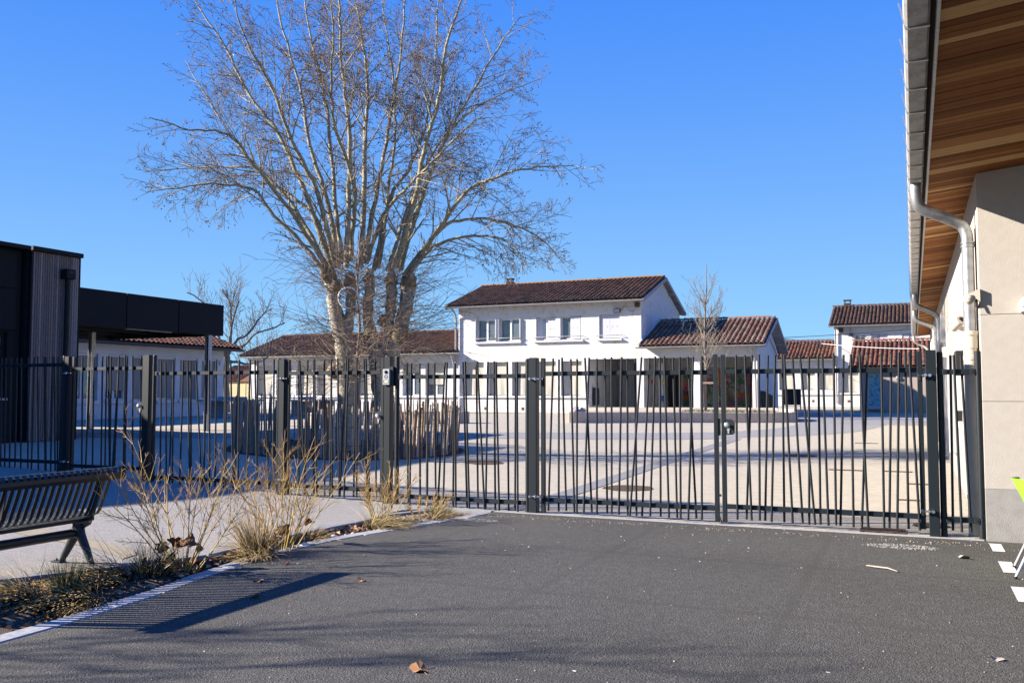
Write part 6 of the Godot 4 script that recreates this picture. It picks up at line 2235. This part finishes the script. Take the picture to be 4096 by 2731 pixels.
	for i in 260:
		var h: Array = [[-12.2, 4.2, -17.05], [-11.8, 4.0, -17.3], [-10.6, 3.9, -17.8], [-10.95, 4.0, -17.7], [-11.4, 3.6, -17.5], [-10.7, 2.8, -17.75], [-12.1, 2.2, -17.2], [-12.1, 3.2, -17.2], [-11.3, 2.8, -17.6], [-10.7, 3.4, -17.8]][i % 10]
		var a := rr(0, TAU)
		var d := V(cos(a), rr(-0.25, 0.7), sin(a)).normalized()
		grow(sh, sh, V(h[0], h[1], h[2]) + d * 0.15 + V(0, rr(-0.3, 0.3), 0), d, rr(0.5, 1.9), 0.007, 1, so)
	part("shoots", sh, M["brown_twig"], o).set_meta("kind", "stuff")
	part("twigs", twigs, M["twig_bark"], o).set_meta("kind", "stuff")
	var ball := MB.new()
	ball.lathe(Vector3.ZERO, [Vector2(0.001, -0.017), Vector2(0.012, -0.012), Vector2(0.017, 0), Vector2(0.012, 0.012), Vector2(0.001, 0.017)], 6)
	var xs := []
	for p in opt.balls:
		xs.append(Transform3D(Basis(), p))
	many("seed_balls", ball.mesh(M["seed_ball"]), xs, [], o)

func sapling() -> void:
	var o := thing("young_tree", "young bare tree with thin whorled branches in front of the plane tree trunks", "tree", V(-11.08, 0.16, -16.58))
	var mb := MB.new()
	var path := limb_path([V(-11.08, 0.12, -16.58), V(-11.07, 1.12, -16.56), V(-11.06, 2.2, -16.52), V(-11.03, 3.2, -16.47), V(-11.02, 4.2, -16.42), V(-11.0, 5.1, -16.40)], 4)
	var rs := PackedFloat32Array()
	for i in path.size():
		rs.append(lerpf(0.055, 0.010, float(i) / path.size()))
	mb.tube(path, rs, 8, false)
	part("trunk", mb, M["grey_bark"], o)
	var tw := MB.new()
	var opt := {"wig": 0.05, "up": 0.22, "droop": 0.6, "rmin": 0.0036, "thick": 1, "levels": 3, "gap": {1: 0.22, 2: 0.2}, "ball": 0.0}
	for i in 78:
		var y := lerpf(1.75, 4.8, pow(rng.randf(), 1.25))
		var k := int((y / 5.1) * (path.size() - 1))
		var a := rr(0, TAU)
		var d := V(cos(a), rr(-0.05, 0.35) + (y - 2.5) * 0.18, sin(a)).normalized()
		var l := rr(0.9, 2.0) * clampf(1.25 - (y - 1.7) * 0.22, 0.35, 1.0)
		mb = MB.new()
		grow(mb, tw, V(path[k].x, y, path[k].z), d, l, 0.011, 1, opt)
		part("branch", mb, M["brown_twig"], o)
	part("twigs", tw, M["brown_twig"], o).set_meta("kind", "stuff")

func upright_tree() -> void:
	# slim tree with stakes in the planter
	var at := V(-9.0, 0.66, -42.6)
	var o := thing("young_tree", "slim young tree with upright grey shoots, staked in the planter by the porch", "tree", at)
	var mb := MB.new()
	var path := limb_path([at, at + V(0.01, 1.2, 0), at + V(0.03, 2.6, 0), at + V(0.03, 4.2, 0.02), at + V(0.1, 5.8, 0), at + V(0.12, 7.0, 0)], 4)
	var rs := PackedFloat32Array()
	for i in path.size():
		rs.append(lerpf(0.075, 0.012, float(i) / path.size()))
	mb.tube(path, rs, 8, false)
	part("trunk", mb, M["grey_bark"], o)
	var tw := MB.new()
	var opt := {"wig": 0.05, "up": 0.9, "droop": 0.4, "rmin": 0.006, "thick": 1, "levels": 3, "gap": {1: 0.30, 2: 0.3}, "ball": 0.0}
	for i in 34:
		var y := lerpf(1.9, 5.6, rng.randf())
		var k := int(y / 7.0 * (path.size() - 1))
		var a := rr(0, TAU)
		mb = MB.new()
		grow(mb, tw, path[k], V(cos(a), rr(0.7, 1.6), sin(a)).normalized(), rr(1.0, 2.4) * (1.2 - y * 0.1), 0.02, 1, opt)
		part("branch", mb, M["grey_bark"], o)
	for i in 7:
		var a := rr(0, TAU)
		mb = MB.new()
		grow(mb, tw, at + V(0.02, rr(2.0, 3.0), 0), V(cos(a), rr(0.1, 0.5), sin(a)).normalized(), rr(1.2, 2.2), 0.014, 1, opt)
		part("branch", mb, M["grey_bark"], o)
	part("twigs", tw, M["grey_bark"], o).set_meta("kind", "stuff")
	for x in [-0.12, 0.5]:
		mb = MB.new()
		mb.rod(at + V(x, -0.1, 0.1), at + V(x, 1.95, 0.1), 0.04, 8)
		part("stake", mb, M["stake_2"], o)
	for y in [1.35, 1.85]:
		mb = MB.new()
		mb.box(at + V(0.19, y, 0.15), V(0.72, 0.09, 0.03), 0.004)
		part("cross_bar", mb, M["stake_1"], o)

func pollard(called: String, label: String, at: Vector3, arms: Array, r0: float, bark: String, shoots: int, sl: float, sd: int) -> void:
	rng.seed = sd
	var o := thing(called, label, "tree", at)
	var mb := MB.new()
	mb.tube(limb_path([at - V(0, 0.2, 0), at + V(0.03, 1.0, 0), at + V(-0.02, 2.0, 0.05), at + V(0.05, 3.0, 0)], 3), PackedFloat32Array([r0 * 1.4, r0 * 1.2, r0 * 1.1, r0, r0, r0 * 0.98, r0, r0, r0 * 0.95, r0 * 0.9]), 10)
	part("trunk", mb, M[bark], o)
	var tw := MB.new()
	var opt := {"wig": 0.05, "up": 0.7, "droop": 0.5, "rmin": 0.008, "thick": 1, "levels": 3, "gap": {1: 0.5, 2: 0.4}, "ball": 0.0}
	for a in arms:
		mb = MB.new()
		var pts := limb_path(a, 4)
		var rs := PackedFloat32Array()
		for i in pts.size():
			rs.append(lerpf(r0 * 0.42, r0 * 0.12, float(i) / pts.size()))
		mb.tube(pts, rs, 7, false)
		for i in shoots:
			var t := lerpf(0.3, 1.0, rng.randf())
			var k := mini(int(t * (pts.size() - 1)), pts.size() - 1)
			var an := rr(0, TAU)
			grow(mb, tw, pts[k], V(cos(an) * 0.5, rr(0.3, 1.5), sin(an) * 0.5).normalized(), rr(0.4, 1.0) * sl, 0.013, 1, opt)
		part("branch", mb, M[bark], o)
	part("twigs", tw, M[bark], o).set_meta("kind", "stuff")

func build_plants() -> void:
	rng.seed = 31
	plane_tree()
	rng.seed = 32
	sapling()
	rng.seed = 33
	upright_tree()
	var b := V(-33.6, 0.5, -37.6)
	pollard("pollard_tree", "bare pollarded tree behind the shaded classroom block at left", b, [
		[b + V(0.05, 2.9, 0), V(-33.35, 3.8, -37.63), V(-32.96, 4.4, -37.76), V(-32.4, 4.7, -37.95), V(-31.78, 5.62, -38.2), V(-31.2, 6.0, -38.3)],
		[b + V(0.05, 2.9, 0), V(-33.2, 3.9, -37.6), V(-32.9, 4.1, -38.2), V(-32.2, 4.75, -38.3), V(-31.22, 4.99, -38.49), V(-30.65, 5.3, -38.75)],
		[b + V(0, 2.8, 0), V(-33.35, 3.9, -37.6), V(-33.26, 5.72, -37.54), V(-33.3, 6.3, -37.5), V(-33.65, 7.08, -37.28)],
		[b + V(0, 2.8, 0), V(-33.5, 4.0, -37.2), V(-34.0, 5.2, -37.0), V(-34.6, 6.4, -36.8), V(-35.37, 6.9, -36.51)],
		[b + V(0.05, 2.9, 0), V(-33.0, 4.4, -37.2), V(-32.8, 5.5, -37.2), V(-32.6, 6.4, -37.4)],
		[b + V(-0.1, 2.6, 0), V(-33.2, 3.2, -37.7), V(-32.6, 3.1, -38.2), V(-31.9, 3.3, -38.6), V(-31.3, 4.0, -38.9)]], 0.22, "grey_bark", 20, 1.9, 41)
	# trees far behind the yellow wall and the porch
	for q in [[V(-62, 0.8, -74), "far_tree", "bare distant tree above the yellow wall, nearer the pollarded trunk", 51], [V(-66, 0.8, -88), "far_tree", "bare distant tree behind the red hipped roof", 52], [V(-15.5, 0.8, -68), "far_tree", "bare distant treetop showing over the porch roof", 53], [V(-57, 0.8, -92), "far_tree", "faint bare distant tree beside the long wing", 54]]:
		var p: Vector3 = q[0]
		var arms := []
		for i in 7:
			var a := TAU * i / 7.0
			arms.append([p + V(0, 2.9, 0), p + V(cos(a) * 0.7, 4.0, sin(a) * 0.7), p + V(cos(a) * 1.5, 5.2, sin(a) * 1.5), p + V(cos(a) * 2.0, 6.4, sin(a) * 2.0)])
		pollard(q[1], q[2], p, arms, 0.2, "grey_bark", 10, 1.6, q[3])
	# tree beside the road, outside the view, whose branches shade the tarmac
	var s := V(-12.6, 0.1, 0.6)
	var arms := []
	for i in 7:
		var a := TAU * i / 7.0
		arms.append([s + V(0, 2.9, 0), s + V(cos(a) * 0.6, 3.6, sin(a) * 0.6), s + V(cos(a) * 1.2, 4.2, sin(a) * 1.2), s + V(cos(a) * 1.9, 4.7, sin(a) * 1.9)])
	pollard("roadside_tree", "bare tree beside the road whose branches shade the tarmac", s, arms, 0.05, "grey_bark", 9, 1.2, 61)
	# planting bed
	rng.seed = 71
	shrub("tall yellow stemmed bare shrub nearest the bench", V(-5.85, 0.0, -6.05), 17, 1.22, 1.0)
	shrub("tall yellow stemmed bare shrub in the middle of the bed, beside the rust coloured grass", V(-5.76, 0.0, -7.3), 19, 1.18, 0.72)
	shrub("smaller bare shrub in front of the intercom post", V(-5.86, -0.04, -9.25), 15, 0.8, 0.75)
	shrub("smallest bare shrub at the gate end of the bed", V(-5.72, -0.04, -10.05), 9, 0.44, 0.9)
	grass_clump("long dry grass clump combed over below the bench foot", V(-6.10, 0, -5.45), 900, 0.5, 0.44, V(-0.4, -0.1, 0.9), 1.0, 0.9, 0.4)
	grass_clump("bright green upright tuft among dry grass at the lower left", V(-5.95, -0.03, -4.95), 380, 0.14, 0.30, V(0, 0.5, 0), 0.35, 0.2, 1.0)
	grass_clump("dry straw grass clump hanging over the kerb at the lower left", V(-5.66, -0.03, -4.85), 800, 0.36, 0.44, V(0.1, -0.1, 1.1), 1.0, 0.92, 0.4)
	grass_clump("greenish dry clump at the far left corner of the bed", V(-6.2, 0, -4.7), 750, 0.45, 0.38, V(-0.4, 0, 0.8), 1.0, 0.85, 0.4)
	grass_clump("straw tuft with pale seed heads beside the tall shrub nearest the bench", V(-5.90, 0, -5.75), 480, 0.2, 0.36, V(0.1, 0.2, -0.1), 0.8, 0.7, 0.8)
	grass_clump("rust brown mounded clump below the middle shrub", V(-5.70, 0, -6.8), 1000, 0.34, 0.32, V(-0.1, 0.0, 0.35), 1.7, 1.0, 0.6)
	grass_clump("upright hazy tan plume grass beside the middle shrub", V(-5.78, 0, -6.95), 620, 0.24, 0.52, V(-0.1, 0.4, 0.1), 0.5, 1.0, 0.9)
	grass_clump("low brown grass between the middle shrub and the kerb", V(-5.84, -0.03, -7.9), 480, 0.32, 0.22, V(0.3, 0, -0.1), 1.2, 0.9, 0.4)
	grass_clump("pale mounded clump swept towards the tarmac before the intercom", V(-5.66, -0.03, -8.95), 1000, 0.34, 0.38, V(0.7, 0.0, -0.4), 1.3, 0.72, 0.55)
	grass_clump("pale low clump lying over the kerb near the gate end", V(-5.36, -0.03, -9.85), 800, 0.36, 0.28, V(0.6, -0.1, -0.3), 1.2, 0.9, 0.4)
	grass_clump("small greenish tuft at the gate end of the bed", V(-5.6, -0.03, -10.25), 360, 0.2, 0.22, V(0.1, 0.1, 0), 0.9, 0.5, 0.7)
	# leaf and bark litter
	var leaf := MB.new()
	leaf.face([V(-0.03, 0, -0.02), V(0.0, 0.012, 0.028), V(0.034, 0.004, 0.004), V(0.004, 0.016, -0.026)])
	var xs := []
	var cs := []
	for i in 2600:
		var z := rr(-10.3, -2.6)
		var x := lerpf(E(z), K(z) - 0.2, rng.randf())
		var k := rr(0.25, 1.0)
		xs.append(Transform3D(Basis.from_euler(V(rr(-0.6, 0.6), rr(0, TAU), rr(-0.6, 0.6))).scaled(V(k, k, k)), V(x, bed_y(x, z) + rr(-0.01, 0.03), z)))
		cs.append([Color(0.20, 0.10, 0.05), Color(0.32, 0.20, 0.11), Color(0.12, 0.06, 0.035), Color(0.42, 0.31, 0.19)][rng.randi() % 4])
	for i in 260:
		var a := rr(0, TAU)
		var r := 2.7 * sqrt(rng.randf())
		var k := rr(0.6, 1.6)
		var x := -12.2 + cos(a) * r
		var z := -17.8 + sin(a) * r
		xs.append(Transform3D(Basis.from_euler(V(rr(-0.5, 0.5), rr(0, TAU), rr(-0.5, 0.5))).scaled(V(k, k, k)), V(x, G(x, z) + 0.03, z)))
		cs.append([Color(0.20, 0.10, 0.05), Color(0.30, 0.18, 0.10), Color(0.12, 0.06, 0.035)][rng.randi() % 3])
	many("leaf_litter", leaf.mesh(M["tile_copy"]), xs, cs, self)
	# larger dark dead leaves caught in the shrubs
	for q in [[V(-5.85, 0.12, -6.1), 11, "leaf_dark", "curled dark dead leaves caught in the shrub nearest the bench"], [V(-5.75, 0.08, -7.5), 8, "leaf_rust", "rust coloured dead leaves at the foot of the middle shrub"]]:
		var o := thing("dead_leaves", q[3], "leaves", q[0])
		for i in q[1]:
			var mb := MB.new()
			leaf_shape(mb, q[0] + V(rr(-0.2, 0.2), rr(-0.06, 0.16), rr(-0.2, 0.2)), rr(0.05, 0.09), Basis.from_euler(V(rr(-1.2, 1.2), rr(0, TAU), rr(-1.2, 1.2))))
			part("leaf", mb, M[q[2]], o)
	var labels := ["curled brown leaf on the tarmac beside the bench shadow", "small brown leaf in the middle of the tarmac", "big brown lobed leaf near the lower edge of the tarmac", "tan leaf near the white dashes", "pale leaf at the lower right of the tarmac", "brown leaf lying in the slatted shadow of the bench", "dark leaf near the kerb above the bench shadow"]
	var spots := [[-4.95, -5.95, 0.055, 0], [-4.19, -6.33, 0.04, 0], [-2.55, -4.45, 0.07, 0], [0.39, -9.51, 0.07, 1], [0.40, -5.99, 0.045, 1], [-4.6, -5.5, 0.05, 0], [-5.2, -6.65, 0.04, 2]]
	for i in spots.size():
		var mb := MB.new()
		var q: Array = spots[i]
		leaf_shape(mb, V(q[0], 0.014, q[1]), q[2], Basis.from_euler(V(rr(-0.25, 0.25), rr(0, TAU), rr(-0.25, 0.25))))
		solo("fallen_leaf", mb, M[["leaf_brown", "stake_2", "leaf_dark"][q[3]]], labels[i], "leaf", "leaves lying on the tarmac")
	var mb := MB.new()
	mb.tube(PackedVector3Array([V(-0.42, 0.012, -8.7), V(-0.35, 0.014, -8.66), V(-0.24, 0.016, -8.62), V(-0.16, 0.012, -8.52)]), PackedFloat32Array([0.005, 0.008, 0.007, 0.003]), 6)
	solo("twig", mb, M["stake_2"], "short pale twig on the tarmac before the right gate leaf", "twig")
	for q in [[V(-5.68, 0.0, -7.55), 0.048, "white stone at the kerb edge of the bed, the larger one"], [V(-5.75, 0.0, -8.15), 0.035, "small white stone at the kerb edge further towards the gate"], [V(-5.98, 0.0, -6.62), 0.025, "tiny white stone below the slab edging"]]:
		mb = MB.new()
		var prof := []
		for i in 8:
			var a := PI * i / 7.0 - PI / 2
			prof.append(Vector2(maxf(cos(a), 0.001) * q[1], sin(a) * q[1] * 0.7))
		mb.lathe(q[0], prof, 10)
		for i in mb.v.size():
			var d: Vector3 = mb.v[i] - q[0]
			mb.v[i] += V(d.x * 0.35, 0, -d.z * 0.15)
		solo("white_stone", mb, M["white_stone"], q[2], "stone", "white stones in the bed")
	# pale grit and straw on the tarmac
	xs = []
	cs = []
	var chip := MB.new()
	chip.box(Vector3.ZERO, V(0.010, 0.005, 0.007))
	for i in 260:
		var z := rr(-10.4, -2.5)
		var x := rr(K(z) + 0.02, 1.6)
		var k := rr(0.35, 1.0)
		xs.append(Transform3D(Basis(Vector3.UP, rr(0, TAU)).scaled(V(k * rr(0.8, 3.0 if i % 5 == 0 else 1.3), k, k)), V(x, 0.003, z)))
		cs.append([grey(0.6), Color(0.5, 0.42, 0.3), Color(0.35, 0.22, 0.12)][rng.randi() % 3])
	for i in 500:
		var x := rr(-6.0, 0.7)
		xs.append(Transform3D(Basis(Vector3.UP, rr(0, TAU)).scaled(V(1, 1, 1) * rr(0.5, 1.2)), V(x, 0.003, rr(-10.46, -10.25) if i % 3 else rr(-11.5, -10.5))))
		cs.append([grey(0.5), Color(0.5, 0.4, 0.3), Color(0.3, 0.2, 0.13)][rng.randi() % 3])
	for i in 700:
		var a := rr(0, TAU)
		var r := sqrt(rng.randf())
		var c: Array = [[-0.15, -9.95, 0.34, 0.16], [-4.9, -9.9, 0.3, 0.1]][i % 2]
		xs.append(Transform3D(Basis(Vector3.UP, rr(0, TAU)).scaled(V(1, 1, 1) * rr(0.6, 1.6)), V(c[0] + cos(a) * r * c[2], 0.003, c[1] + sin(a) * r * c[3])))
		cs.append([grey(0.32), grey(0.22), Color(0.4, 0.36, 0.3)][rng.randi() % 3])
	many("grit", chip.mesh(M["tile_copy"]), xs, cs, self)

func leaf_shape(mb: MB, at: Vector3, s: float, b: Basis) -> void:
	var pts := []
	for i in 15:
		var a := TAU * i / 15.0
		var k := s * (0.55 + 0.45 * absf(sin(a * 2.5 + 0.3))) * (1.0 + 0.2 * cos(a))
		pts.append(at + b * V(cos(a) * k, 0.35 * s * sin(a * 2.0 + 1.0) * 0.6, sin(a) * k * 0.8))
	for i in 15:
		mb.face([at + b * V(0, -0.08 * s, 0), pts[(i + 1) % 15], pts[i]])
	mb.bar(at, at + b * V(-s * 1.5, 0.0, 0.1 * s), 0.003, 0.003)

# ---------------------------------------------------------------- scene
func _ready() -> void:
	rng.seed = 11
	var cam := Camera3D.new()
	cam.name = "camera"
	cam.position = V(0, 1.55, 0)
	cam.rotation = V(deg_to_rad(3.268), deg_to_rad(24.08), 0)
	cam.fov = 41.65
	cam.near = 0.05
	cam.far = 900.0
	add_child(cam)
	cam.current = true
	var sky := ProceduralSkyMaterial.new()
	sky.sky_top_color = Color(0.0012, 0.056, 0.282).linear_to_srgb()
	sky.sky_horizon_color = Color(0.118, 0.228, 0.306).linear_to_srgb()
	sky.sky_curve = 0.18
	sky.sky_energy_multiplier = 1.0
	sky.ground_bottom_color = Color(0.18, 0.16, 0.14).linear_to_srgb()
	sky.ground_horizon_color = Color(0.35, 0.38, 0.42).linear_to_srgb()
	sky.sun_angle_max = 2.0
	var env := Environment.new()
	env.background_mode = Environment.BG_SKY
	env.sky = Sky.new()
	env.sky.sky_material = sky
	env.background_energy_multiplier = 1.0
	env.tonemap_mode = Environment.TONE_MAPPER_LINEAR
	env.tonemap_exposure = 3.4
	env.sdfgi_enabled = true
	env.ssao_enabled = true
	env.ssil_enabled = true
	var we := WorldEnvironment.new()
	we.name = "environment"
	we.environment = env
	add_child(we)
	var sun := DirectionalLight3D.new()
	sun.name = "sun"
	sun.light_energy = 1.6
	sun.light_color = Color(1.0, 0.95, 0.89)
	sun.light_angular_distance = 0.5
	sun.shadow_enabled = true
	add_child(sun)
	sun.look_at_from_position(Vector3.ZERO, V(1.0, -0.5, -0.46), Vector3.UP)
	make_materials()
	build_ground()
	build_main()
	build_low()
	build_wing()
	build_left()
	build_black()
	build_far()
	build_right()
	build_fence()
	build_yard()
	build_bench()
	build_chair()
	build_plants()
